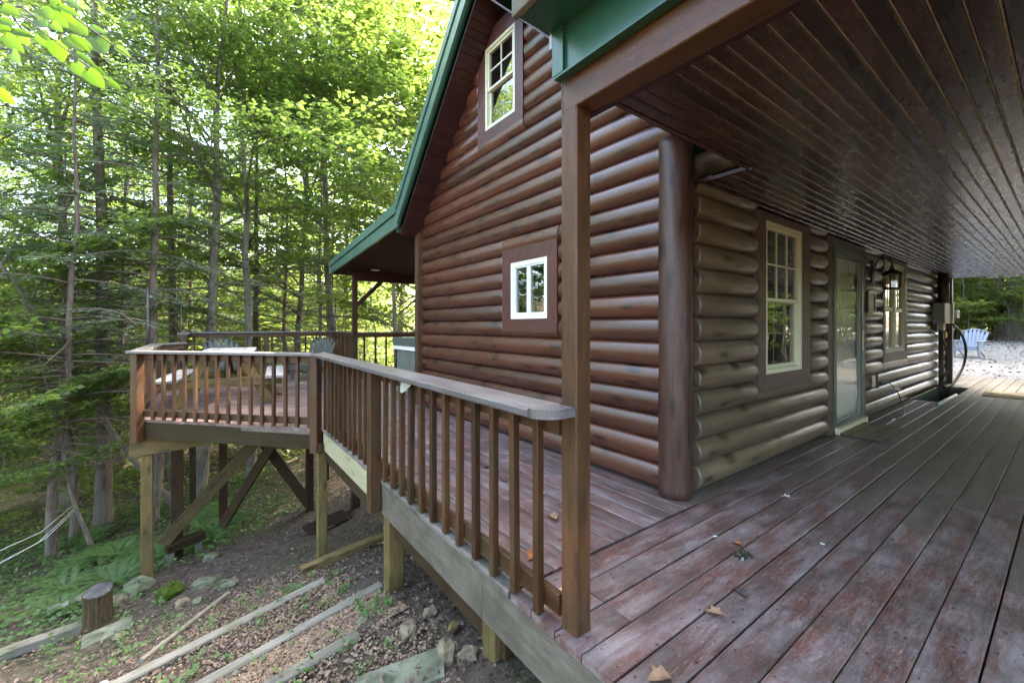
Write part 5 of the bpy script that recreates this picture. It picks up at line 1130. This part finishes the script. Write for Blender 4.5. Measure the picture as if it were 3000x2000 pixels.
def tree(name, key, x, y, sc, rot, label, cat='tree', group=None, lean=(0, 0), z=None, scz=1.0):
    z = G(x, y) if z is None else z
    m_ = Matrix.Translation((x, y, z)) @ Matrix.Rotation(lean[0], 4, 'X') @ Matrix.Rotation(lean[1], 4, 'Y') @ Matrix.Rotation(rot, 4, 'Z') @ Matrix.Diagonal((sc, sc, sc*scz, 1))
    t = thing(name, label, cat, (x, y, z), group)
    tm, cm = TYPES[key]; link('trunk', tm, t, None, m_); link('crown', cm, t, None, m_)
    return t
NT = 'trees standing around the platform'
# named trees (see what each stands beside)
tree('hemlock_tree', 'hem_a', -1.86, 13.32, 1.05, 0.3, 'straight thick hemlock left of the platform with sunlit right flank', group=NT, lean=(0, -0.012))
tree('hemlock_tree', 'hem_b', -0.92, 12.13, 0.90, 2.0, 'slim dark hemlock just behind the left light pole', group=NT)
tree('maple_tree', 'dec_a', -0.09, 13.75, 0.95, 1.1, 'maple leaning right behind the first grey chair', group=NT, lean=(0, 0.07))
tree('maple_tree', 'dec_b', 1.11, 14.1, 1.02, 4.0, 'maple trunk right behind the middle of the back railing', group=NT, lean=(0, -0.02))
tree('hemlock_tree', 'hem_b', -0.75, 16.7, 1.15, 5.0, 'paired grey trunk seen between the two left light poles', group=NT)
tree('hemlock_tree', 'hem_c', 2.40, 16.9, 1.25, 1.7, 'thin dark trunk behind the right half of the back railing', group=NT)
tree('hemlock_tree', 'hem_c', 3.08, 13.9, 1.05, 0.2, 'very thin dark hemlock pressed beside the tall trunk by the porch', group=NT)
tree('maple_tree', 'dec_c', 3.70, 15.3, 1.0, 2.6, 'tallest forked trunk rising left of the porch roof eave', group=NT, lean=(0, -0.04))
tree('hemlock_tree', 'hem_c', -2.36, 11.7, 1.1, 3.3, 'dark slim hemlock at the far left with low bare twigs', group=NT, lean=(0, 0.02))
tree('hemlock_tree', 'hem_c', -2.27, 12.9, 0.85, 0.9, 'pale thin hemlock sapling left of the thick hemlock', group=NT)
tree('maple_tree', 'dec_d', -1.80, 11.68, 0.42, 0.4, 'thin sapling leaning left over the ferns', group=NT, lean=(0, -0.16))
tree('maple_tree', 'dec_d', -0.55, 13.0, 0.75, 0.4, 'curved trunk leaning far to the left behind the thick hemlock', group=NT, lean=(0.05, -0.42))
tree('maple_tree', 'dec_b', -4.8, 15.5, 1.0, 1.2, 'slim maple at the left edge of the view', group=NT)
tree('maple_tree', 'dec_a', -3.2, 17.5, 1.05, 2.2, 'tall maple between the two slim hemlocks on the left', group=NT)
tree('maple_tree', 'dec_d', 6.6, 17.0, 1.6, 4.1, 'tall big leaved maple behind the loft end of the roof', group=NT)
tree('maple_tree', 'dec_d', 3.2, 18.5, 1.5, 5.1, 'tall big leaved maple left of the roof break', group=NT)
tree('maple_tree', 'dec_b', 5.2, 19.5, 1.1, 3.0, 'pale slender trunk between the tall fork and the roof eave', group=NT)
tree('maple_tree', 'dec_d', 6.3, 13.3, 1.15, 0.8, 'big leaved maple overhanging the rear porch roof', group=NT)
tree('maple_tree', 'dec_d', 4.6, 12.6, 0.95, 2.9, 'smaller big leaved maple behind the rear porch roof', group=NT)
# right hand side beyond the gravel
NR = 'trees beyond the gravel drive'
tree('oak_tree', 'dec_c', 31.2, 1.8, 1.75, 1.0, 'very thick mossy trunk beyond the gravel drive', group=NR)
tree('oak_tree', 'dec_a', 29.6, 1.15, 1.15, 2.0, 'trunk leaning left next to the very thick one beyond the gravel', group=NR, lean=(0, -0.06))
tree('maple_tree', 'dec_b', 31.4, 2.85, 0.72, 2.6, 'slender trunk behind the pale blue chair', group=NR, lean=(0, 0.08))
tree('maple_tree', 'dec_b', 32.2, 2.3, 0.85, 0.3, 'slender straight trunk between the blue chair and the thick trunk', group=NR)
# forest filling the view behind
rg = np.random.default_rng(21)
HL = {'hem_a': ('hemlock_tree', 'dark feathery hemlock deep in the forest behind the deck', 'far hemlocks'), 'hem_b': ('hemlock_tree', 'dark feathery hemlock deep in the forest behind the deck', 'far hemlocks'),
      'dec_a': ('maple_tree', 'bright leafy maple deep in the forest behind the deck', 'far maples'), 'dec_b': ('maple_tree', 'bright leafy maple deep in the forest behind the deck', 'far maples'), 'dec_c': ('maple_tree', 'bright leafy maple deep in the forest behind the deck', 'far maples'), 'hem_c': ('hemlock_tree', 'dark feathery hemlock deep in the forest behind the deck', 'far hemlocks')}
placed = []
def scatter(n, keys, ang0, ang1, d0, d1, scr, mind, mk):
    c = 0; tries = 0
    while c < n and tries < 4000:
        tries += 1; a = R(rg.uniform(ang0, ang1)); d = math.sqrt(rg.uniform(d0*d0, d1*d1)); x, y = d*math.sin(a), d*math.cos(a)
        if 1.5 < x < 14.5 and y < 12.5 and y > -3: continue
        if 14 < x < 29 and -1.6 < y < 5.6: continue
        if -3 < x < 14.5 and -2.8 < y < 12.5 and math.degrees(math.atan2(x, y)) > 70: continue
        if any((x-p)**2+(y-q)**2 < mind**2 for p, q in placed): continue
        placed.append((x, y)); mk(rg.choice(keys), x, y, rg.uniform(*scr)); c += 1
def where(x, y):
    a = math.degrees(math.atan2(x, y)); d = math.hypot(x, y)
    w_ = 'left of the platform' if a < -8 else 'behind the left end of the platform' if a < 2 else 'behind the back railing' if a < 12 else 'behind the rear porch'
    return ('in the middle distance ' if d < 25 else 'in the distance ')+w_
def far(k, x, y, s): nm, lb, gr = HL[k]; tree(nm, k, x, y, s, rg.uniform(0, 6), {'hem_a': 'tall dark feathery hemlock ', 'hem_b': 'slim dark feathery hemlock ', 'hem_c': 'small hemlock ', 'dec_a': 'tall leafy maple ', 'dec_b': 'slim leafy maple ', 'dec_c': 'high crowned maple with a long bare trunk '}[k]+where(x, y), group=gr, lean=(rg.normal(0, 0.03), rg.normal(0, 0.03)))
scatter(13, ['hem_a', 'dec_a', 'dec_b', 'dec_c', 'dec_a', 'dec_b', 'hem_b'], -24, 16, 18, 32, (0.8, 1.15), 2.4, far)
scatter(12, ['dec_a', 'dec_b', 'dec_c', 'hem_b'], -25, 20, 40, 56, (0.9, 1.3), 2.4, far)
def leftfar(k, x, y, s): nm, lb, gr = HL[k]; tree(nm, k, x, y, s, rg.uniform(0, 6), 'forest tree on the slope left of the view', group='forest left of the view')
scatter(13, ['dec_a', 'dec_b', 'hem_b'], -68, -25, 13, 34, (0.8, 1.05), 3.0, leftfar)
def rightfar(k, x, y, s): nm, lb, gr = HL[k]; tree(nm, k, x, y, s, rg.uniform(0, 6), {'hem_b': 'dark hemlock ', 'hem_c': 'small hemlock ', 'dec_a': 'tall leafy tree ', 'dec_b': 'slim leafy tree '}[k]+'far behind the gravel drive', group='forest behind the gravel drive')
scatter(26, ['hem_b', 'dec_b', 'dec_a', 'hem_c', 'hem_c'], 77, 93, 32, 46, (0.6, 1.0), 1.4, rightfar)
def behind(k, x, y, s): nm, lb, gr = HL[k]; tree(nm, k, x, y, s, rg.uniform(0, 6), 'forest tree mirrored in the porch window panes', group='trees facing the porch')
scatter(12, ['dec_a', 'dec_b', 'hem_b'], 98, 135, 12, 26, (0.8, 1.0), 2.4, behind)
scatter(10, ['dec_a', 'dec_b', 'hem_b'], 150, 300, 10, 20, (0.8, 1.0), 3.0, behind)
def frontshrub(k, x, y, s): tree('forest_shrub', k, x, y, s, rg.uniform(0, 6), 'bright shrub opposite the porch reflected in the window', 'shrub', 'shrubs facing the porch')
for i in range(85):
    x, y = rg.uniform(5, 27), rg.uniform(-8.5, -2.2)
    if x < 15 and y > -3.2: y -= 1.5
    frontshrub(rg.choice(['sap_a', 'sap_b', 'sap_a']), x, y, rg.uniform(.8, 1.5))
for i in range(12): side_x, side_y = rg.uniform(9, 34), rg.uniform(-15, -8); behind(rg.choice(['dec_a', 'dec_b', 'hem_b']), side_x, side_y, rg.uniform(.8, 1.1))
def side(k, x, y, s): nm, lb, gr = HL[k]; tree(nm, k, x, y, s, rg.uniform(0, 6), 'forest tree shading the far end of the porch and drive', group='trees beside the drive')
for x, y, k in ((18, 9, 'dec_a'), (21.5, 7.6, 'dec_b'), (24.5, 9.2, 'dec_c'), (27.5, 7.2, 'dec_a'), (21, 12, 'hem_b'), (30.5, 9.5, 'dec_b'), (34, 8, 'dec_a'), (26, 5.9, 'hem_b'), (29, 6.3, 'dec_c'), (32, 5.2, 'dec_b'), (25, 11, 'dec_a')): side(k, x, y, 1.0)
def shrub(k, x, y, s): tree('forest_shrub', k, x, y, s, rg.uniform(0, 6), {'sap_a': 'tall loose understory shrub ', 'sap_b': 'low bushy understory shrub '}[k]+where(x, y), 'shrub', 'understory shrubs')
scatter(90, ['sap_a', 'sap_b', 'sap_a'], -26, 24, 14.5, 36, (0.9, 1.9), 0.8, shrub)
def rshrub(k, x, y, s): tree('forest_shrub', k, x, y, s, rg.uniform(0, 6), {'sap_a': 'tall leafy shrub ', 'sap_b': 'low leafy shrub '}[k]+('at the edge of the gravel drive' if x < 33 else 'deeper in the woods past the gravel drive'), 'shrub', 'shrubs beyond the gravel')
scatter(60, ['sap_a', 'sap_b', 'sap_a'], 78, 93, 29.5, 40, (0.8, 1.7), 0.55, rshrub)
def fshrub(k, x, y, s): tree('forest_shrub', k, x, y, s, rg.uniform(0, 6), 'bright shrub opposite the porch reflected in the window', 'shrub', 'shrubs facing the porch')
scatter(60, ['sap_a', 'sap_b', 'sap_a'], 97, 150, 5.5, 22, (0.9, 1.5), 0.8, fshrub)

def far_forest():
    N = 0; Q = []; T = []
    for i in range(1650):
        a = R(rg.uniform(-30, 24)) if i < 1000 else R(rg.uniform(-75, -30)) if i < 1250 else R(rg.uniform(74, 95)); d = rg.uniform(27, 50) if i < 1250 else rg.uniform(36, 54); x, y = d*math.sin(a), d*math.cos(a); z_ = G(x, y)+abs(rg.normal(0, 5.0)); n = 150; rad = rg.uniform(0.8, 2.0)
        c = rg.normal(0, 1, (n, 3)); c = norm(c)*rad*rg.uniform(0.4, 1, (n, 1)); c[:, 2] *= 0.6; c += np.array([x, y, z_])
        az = rg.uniform(0, 6.28, n); ax = np.stack([np.cos(az), np.sin(az), rg.normal(-.2, .3, n)], 1); l = rg.uniform(.12, .24, n)*(d/36)
        Q.append(leaf_quads(c, ax, np.array([[0, 0, 1.]])+rg.normal(0, .5, (n, 3)), l, l*.7, .1)); T.append(np.clip(rg.normal(.5, .2, n)+rg.normal(0, .15), 0, 1))
    for i in range(1450):
        a = R(rg.uniform(-34, 20)) if i < 1300 else R(rg.uniform(74, 92)); d = rg.uniform(34, 56); x, y = d*math.sin(a), d*math.cos(a); z_ = rg.uniform(3, 38)*(1 if i < 1300 else 0.45); n = 110; rad = rg.uniform(1.2, 2.6)
        c = norm(rg.normal(0, 1, (n, 3)))*rad*rg.uniform(0.3, 1, (n, 1)); c[:, 2] *= 0.55; c += np.array([x, y, z_])
        az = rg.uniform(0, 6.28, n); ax = np.stack([np.cos(az), np.sin(az), rg.normal(-.2, .3, n)], 1); l = rg.uniform(.16, .30, n)*(d/36)
        Q.append(leaf_quads(c, ax, np.array([[0, 0, 1.]])+rg.normal(0, .5, (n, 3)), l, l*.7, .1)); T.append(np.clip(rg.normal(.5, .2, n)+rg.normal(0, .15), 0, 1))
    o = quads_obj('far_forest', np.concatenate(Q), np.concatenate(T), 'leaf'); o['kind'] = 'stuff'
far_forest()
# leaf litter, pebbles and ground plants
def scatter_pts(n, x0, x1, y0, y1, keep=None):
    X = rg.uniform(x0, x1, n); Y = rg.uniform(y0, y1, n)
    if keep is not None: k = keep(X, Y); X, Y = X[k], Y[k]
    return X, Y
def flat_litter(name, X, Y, s0, s1, mat, lift=0.012, tilt=0.35):
    N = len(X); Z = gz(X, Y)+rg.uniform(0.002, lift, N)+0.012; c = np.stack([X, Y, Z], 1); a = rg.uniform(0, 6.28, N)
    ax = np.stack([np.cos(a), np.sin(a), rg.normal(0, 0.15, N)], 1); nr = np.array([[0, 0.2, 1.0]])+rg.normal(0, tilt, (N, 3)); l = rg.uniform(s0, s1, N)
    o = quads_obj(name, leaf_quads(c, ax, nr, l, l*rg.uniform(0.3, 0.75, N), 0.25), rg.random(N), mat); o['kind'] = 'stuff'; return o
X, Y = scatter_pts(34000, -6, 3.0, 1.2, 13); flat_litter('leaf_litter', X, Y, 0.016, 0.055, 'litter', 0.025, 0.45)
X, Y = scatter_pts(9000, -2.2, 1.6, 1.5, 5.5); flat_litter('leaf_litter', X, Y, 0.012, 0.04, 'litter', 0.02, 0.5)
X, Y = scatter_pts(2500, 15.5, 30, -6, 5); 
N = len(X); Z = gz(X, Y)+0.055; a = rg.uniform(0, 6.28, N); o = quads_obj('leaf_litter', leaf_quads(np.stack([X, Y, Z], 1), np.stack([np.cos(a), np.sin(a), np.zeros(N)], 1), np.array([[0, 0, 1.0]])+rg.normal(0, .4, (N, 3)), rg.uniform(.05, .11, N), rg.uniform(.03, .08, N), .3), rg.random(N), 'litter'); o['kind'] = 'stuff'
def pebbles():
    reg = []
    def T(a, b): return a+b
    X1, Y1 = scatter_pts(9500, -0.4, 1.15, 2.76, 3.42, lambda x, y: (y < 3.24+0.155*(x+.35)) & (rg.random(len(x)) < sst(-0.5, 0.35, x)*0.9+0.1))
    X2, Y2 = scatter_pts(6000, -0.7, 1.1, 3.45, 4.2, lambda x, y: (y < 3.95+0.16*(x+.7)) & (rg.random(len(x)) < 0.30+0.35*sst(0.2, 0.9, x)))
    X3, Y3 = scatter_pts(5000, -0.6, 1.1, 4.3, 6.0, lambda x, y: rg.random(len(x)) < 0.55*sst(-0.7, 0.2, x)*(1-sst(5.0, 6.0, y)))
    X4, Y4 = scatter_pts(2200, 0.1, 1.15, 2.0, 2.7, lambda x, y: rg.random(len(x)) < 0.4)
    X = np.concatenate([X1, X2, X3, X4]); Y = np.concatenate([Y1, Y2, Y3, Y4]); N = len(X)
    s = rg.uniform(0.0055, 0.0125, N); Z = gz(X, Y)+0.014+s*0.3
    base = np.array([(1, 0, 0), (0.3, 0.95, 0.1), (-0.8, 0.6, 0), (-0.8, -0.6, 0.1), (0.3, -0.95, 0), (0.1, 0.1, 0.75), (0, 0, -0.7)])
    fac = [(0, 1, 5), (1, 2, 5), (2, 3, 5), (3, 4, 5), (4, 0, 5), (1, 0, 6), (2, 1, 6), (3, 2, 6), (4, 3, 6), (0, 4, 6)]
    a = rg.uniform(0, 6.28, N); ca, sa = np.cos(a), np.sin(a); V = base[None]*(1+rg.normal(0, 0.2, (N, 7, 1)))*s[:, None, None]*rg.uniform(0.7, 1.4, (N, 1, 3))
    W_ = np.stack([V[..., 0]*ca[:, None]-V[..., 1]*sa[:, None], V[..., 0]*sa[:, None]+V[..., 1]*ca[:, None], V[..., 2]], -1)+np.stack([X, Y, Z], 1)[:, None]
    F = (np.array(fac)[None]+7*np.arange(N)[:, None, None]).reshape(-1, 3); me = bpy.data.meshes.new('pebbles')
    me.vertices.add(7*N); me.vertices.foreach_set('co', W_.reshape(-1).astype(np.float32)); k = len(F); me.loops.add(3*k); me.loops.foreach_set('vertex_index', F.reshape(-1).astype(np.int32))
    me.polygons.add(k); me.polygons.foreach_set('loop_start', np.arange(0, 3*k, 3, dtype=np.int32)); me.polygons.foreach_set('loop_total', np.full(k, 3, np.int32))
    at = me.attributes.new('tone', 'FLOAT', 'FACE'); at.data.foreach_set('value', np.repeat(rg.random(N), 10).astype(np.float32)); me.update(calc_edges=True)
    o = link('path_gravel', me, None, 'pebble'); o['kind'] = 'stuff'
pebbles()
def groundcover():
    dens = lambda x, y: rg.random(len(x)) < np.clip(sst(6.2, 7.2, y+0.55*np.clip(x+0.6, 0, 2)*-1+0.0)*np.maximum(sst(1.6, -0.4, x), sst(2.6, 0.8, x)*sst(8.2, 9.2, y))*(0.35+0.65*(np.sin(x*2.1+1)*np.sin(y*1.7)*0.5+0.5)), 0, 1)
    X, Y = scatter_pts(34000, -7.5, 2.6, 5.6, 15, lambda x, y: dens(x, y) & ~((x > -0.6) & (y < 7.6)))
    N = len(X); h = rg.uniform(0.03, 0.22, N)*(0.5+0.5*sst(-0.2, -2.5, X)); c = np.stack([X, Y, gz(X, Y)+h], 1); a = rg.uniform(0, 6.28, N)
    ax = np.stack([np.cos(a), np.sin(a), rg.normal(-0.1, 0.2, N)], 1); l = rg.uniform(0.04, 0.085, N)
    o = quads_obj('ground_cover', leaf_quads(c, ax, np.array([[0, 0, 1.0]])+rg.normal(0, .35, (N, 3)), l, l*rg.uniform(.55, .9, N), .12), np.clip(rg.normal(.5, .2, N), 0, 1), 'fern'); o['kind'] = 'stuff'
    X, Y = scatter_pts(26000, -16, 9, 13, 30, lambda x, y: rg.random(len(x)) < 0.75*(np.sin(x*1.3+2)*np.sin(y*1.1)*0.35+0.65))
    N = len(X); c = np.stack([X, Y, gz(X, Y)+rg.uniform(0.03, 0.55, N)**1.5], 1); a = rg.uniform(0, 6.28, N); l = rg.uniform(.08, .17, N)
    o = quads_obj('ground_cover', leaf_quads(c, np.stack([np.cos(a), np.sin(a), rg.normal(-0.1, 0.2, N)], 1), np.array([[0, 0, 1.0]])+rg.normal(0, .4, (N, 3)), l, l*rg.uniform(.5, .8, N), .12), np.clip(rg.normal(.5, .2, N), 0, 1), 'under'); o['kind'] = 'stuff'
    # little weeds on the path: clumps of narrow leaves
    Q = []; T = []
    cl = [(rg.uniform(-1.6, 1.15), rg.uniform(2.3, 5.4)) for _ in range(120)]+[(rg.uniform(-1.1, -0.1), rg.uniform(2.5, 3.6)) for _ in range(110)]+[(rg.uniform(-2.6, -0.3), rg.uniform(4.2, 6.8)) for _ in range(110)]+[(1.0+rg.uniform(-.1, .1), 3.0+rg.uniform(-.12, .12)) for _ in range(12)]
    for x, y in cl:
        N = int(rg.integers(4, 12)); a = rg.uniform(0, 6.28, N); z_ = G(x, y)
        c = np.stack([x+rg.normal(0, .02, N), y+rg.normal(0, .02, N), z_+rg.uniform(0.01, 0.09, N)], 1); ax = np.stack([np.cos(a), np.sin(a), rg.uniform(-.1, .7, N)], 1); l = rg.uniform(.025, .065, N)
        Q.append(leaf_quads(c, ax, np.array([[0, 0, 1.0]])+rg.normal(0, .3, (N, 3)), l, l*rg.uniform(.3, .6, N), .12)); T.append(np.clip(rg.normal(.6, .2, N), 0, 1))
    o = quads_obj('path_weeds', np.concatenate(Q), np.concatenate(T), 'fern'); o['kind'] = 'stuff'
groundcover()
# ferns: a rosette of fronds, each frond a row of leaflets
def fern_mesh(seed, nf=8, L=0.42):
    r = np.random.default_rng(seed); Q = []; T = []
    for f in range(nf):
        az = f*6.283/nf+r.uniform(-.3, .3); Lf = L*r.uniform(.7, 1.1); n = 22
        t = np.linspace(0.08, 1, n); e = 1.0-1.35*t; xh = np.cumsum(np.cos(e))*Lf/n; zz = np.cumsum(np.sin(e))*Lf/n
        for sg in (1, -1):
            c = np.stack([xh*np.cos(az), xh*np.sin(az), zz+0.02], 1); l = 0.10*Lf/0.42*np.sin(np.pi*np.clip(t*0.9+0.12, 0, 1)); tang = np.stack([np.cos(e)*math.cos(az), np.cos(e)*math.sin(az), np.sin(e)], 1)
            sd_ = np.array([[-math.sin(az), math.cos(az), 0]])*sg; ax = sd_*0.9+tang*0.45; nr = np.cross(tang, sd_*sg)
            Q.append(leaf_quads(c, ax, nr, l, np.full(n, 0.024), .1)); T.append(np.clip(r.normal(.5, .15, n), 0, 1))
    return quads_mesh('fern', np.concatenate(Q), np.concatenate(T))
FM = [fern_mesh(s, nf, L) for s, nf, L in ((1, 9, .45), (2, 7, .38), (3, 8, .5))]
for m_ in FM: m_.materials.append(M['fern'])
k = 0
while k < 70:
    x, y = rg.uniform(-5.5, 0.6), rg.uniform(7.2, 13.5)
    if x > -0.7 and y < 8.6: continue
    o = link('fern', FM[k % 3], None, None, Matrix.Translation((x, y, G(x, y))) @ Matrix.Rotation(rg.uniform(0, 6), 4, 'Z') @ Matrix.Scale(rg.uniform(.7, 1.3), 4)); tag(o, ('large ' if k % 3 == 2 else 'low sparse ' if k % 3 == 1 else 'round ')+'woodland fern '+('on the slope at the far left' if x < -2.6 else 'under the trees behind the platform posts' if y > 10.5 else 'on the slope left of the deck posts'), 'fern', 'ferns on the slope'); k += 1
for x, y, s_, lb in ((0.70, 4.42, .45, 'small fern beside the end of the farthest path timber'), (1.0, 3.75, .3, 'tiny fern by the upper end of the path under the railing')):
    o = link('fern', FM[1], None, None, Matrix.Translation(gp(x, y)) @ Matrix.Scale(s_, 4)); tag(o, lb, 'fern', 'ferns on the slope')
# twigs on the soil
mb = MB()
for i in range(150):
    x, y = rg.uniform(-2.6, 1.1), rg.uniform(2.2, 6.6); a = rg.uniform(0, 6.28); L = rg.uniform(.06, .35); x2, y2 = x+L*math.cos(a), y+L*math.sin(a); xm, ym = (x+x2)/2+rg.normal(0, .015), (y+y2)/2
    mb.tube([gp(x, y, .014), gp(xm, ym, .022), gp(x2, y2, .016)], [.003, .004, .002], 4)
o = mb.obj('twigs', 'twig'); o['kind'] = 'stuff'

# ------------------------------------------------------------------ leafy branch hanging into view at the upper left
LEAVES = [(-0.706,2.866,2.674,.071,.063,20),(-0.689,2.781,2.575,.075,.037,25),(-0.753,2.989,2.642,.077,.049,50),(-0.678,2.801,2.502,.104,.053,40),(-0.657,2.737,2.415,.12,.045,42),(-0.686,2.942,2.625,.08,.039,10),(-0.748,3.27,2.744,.075,.055,50),(-0.667,3.146,2.709,.109,.043,35),(-0.651,3.115,2.726,.079,.042,50),(-0.575,2.761,2.66,.08,.063,40),(-0.566,2.927,2.737,.103,.061,45),(-0.536,2.762,2.611,.094,.038,38),(-0.578,2.737,2.597,.105,.053,35),(-0.471,2.621,2.628,.09,.031,28),(-0.496,2.698,2.645,.074,.038,50),(-0.523,3.109,2.805,.112,.077,42),(-0.432,2.987,2.767,.11,.032,32),(-0.427,2.972,2.678,.138,.107,50),(-0.594,3.092,2.653,.091,.078,80),(-0.463,2.663,2.504,.105,.05,35),(-0.44,2.709,2.542,.085,.042,35),(-0.322,2.796,2.605,.116,.034,36),(-0.48,2.97,2.597,.126,.035,33),(-0.512,3.061,2.573,.11,.069,55),(-0.436,3.019,2.566,.104,.04,38),(-0.378,2.542,2.323,.081,.058,50),(-0.365,2.816,2.438,.098,.045,28),(-0.806,3.178,2.427,.071,.031,40),(-0.764,3.056,2.349,.079,.05,45),(-0.526,2.701,2.677,.07,.034,60),(-0.499,2.843,2.78,.102,.037,35),(-0.435,2.585,2.485,.075,.033,40),(-0.851,3.355,2.753,.067,.033,25)]
def hanging_branch():
    t = thing('leafy_branch', 'bright green heart leaved branch hanging in at the upper left', 'branch', (-0.8, 3.1, 2.83))
    for P in ([(-0.95, 3.2, 2.95), (-0.795, 3.101, 2.83), (-0.727, 3.051, 2.767), (-0.591, 2.95, 2.642), (-0.483, 2.87, 2.534)], [(-0.8, 3.1, 2.97), (-0.643, 2.989, 2.852), (-0.523, 2.9, 2.764), (-0.387, 2.8, 2.642), (-0.279, 2.719, 2.544)], [(-0.8, 3.1, 2.9), (-0.727, 3.051, 2.848), (-0.588, 2.948, 2.828), (-0.496, 2.88, 2.74), (-0.371, 2.788, 2.628)], [(-0.9, 3.2, 2.85), (-0.795, 3.101, 2.811), (-0.705, 3.035, 2.791), (-0.594, 2.952, 2.686)], [(-0.483, 2.87, 2.537), (-0.415, 2.82, 2.476), (-0.371, 2.788, 2.433)]):
        MB().tube(P, [0.005-0.0007*i for i in range(len(P))], 6).obj('twig', 'twig', t)
    Rv = Vector((math.cos(R(YAW)), -math.sin(R(YAW)), 0)); Fv = Vector((math.sin(R(YAW)), math.cos(R(YAW)), 0)); rr = random.Random(5)
    out = [(0.0, 0.0), (-0.06, 0.26), (0.10, 0.46), (0.35, 0.52), (0.62, 0.42), (0.84, 0.22), (1.0, 0.0)]
    for x, y, z, l, w_, a in LEAVES:
        ax = (Rv*math.cos(R(a))-Vector((0, 0, 1))*math.sin(R(a))+Fv*rr.uniform(-.35, .25)).normalized(); nr = (-Fv+Vector((0, 0, 0.35))+Rv*rr.uniform(-.3, .3)); nr = (nr-ax*nr.dot(ax)).normalized(); s_ = nr.cross(ax)
        l *= 1.08; ww = w_*1.05; o_ = Vector((x, y, z))-ax*l*0.5; V = []; curl = rr.uniform(-.1, .25)
        for u_, v_ in out: V.append(o_+ax*(u_*l)-nr*(curl*l*u_*u_))
        n0 = len(out)
        for sg in (1, -1):
            for u_, v_ in out[1:-1]: V.append(o_+ax*(u_*l)+s_*(sg*v_*ww)+nr*(0.22*v_*ww)-nr*(curl*l*u_*u_))
        m5 = n0-2; Fs = []
        for si, sg in enumerate((1, -1)):
            b = n0+si*m5; ring = [0]+[b+i for i in range(m5)]+[n0-1]
            for i in range(n0-1):
                f = (i, ring[i], ring[i+1], i+1); f = tuple(dict.fromkeys(f)); 
                if len(f) > 2: Fs.append(f if sg == 1 else f[::-1])
        c = Vector((x, y, z)); me = mesh('leaf', [tuple(v-c) for v in V], Fs, True)
        at = me.attributes.new('tone', 'FLOAT', 'FACE'); at.data.foreach_set('value', [rr.uniform(.1, .9)]*len(Fs))
        link('leaf', me, t, 'nearleaf', Matrix.Translation(c))
hanging_branch()
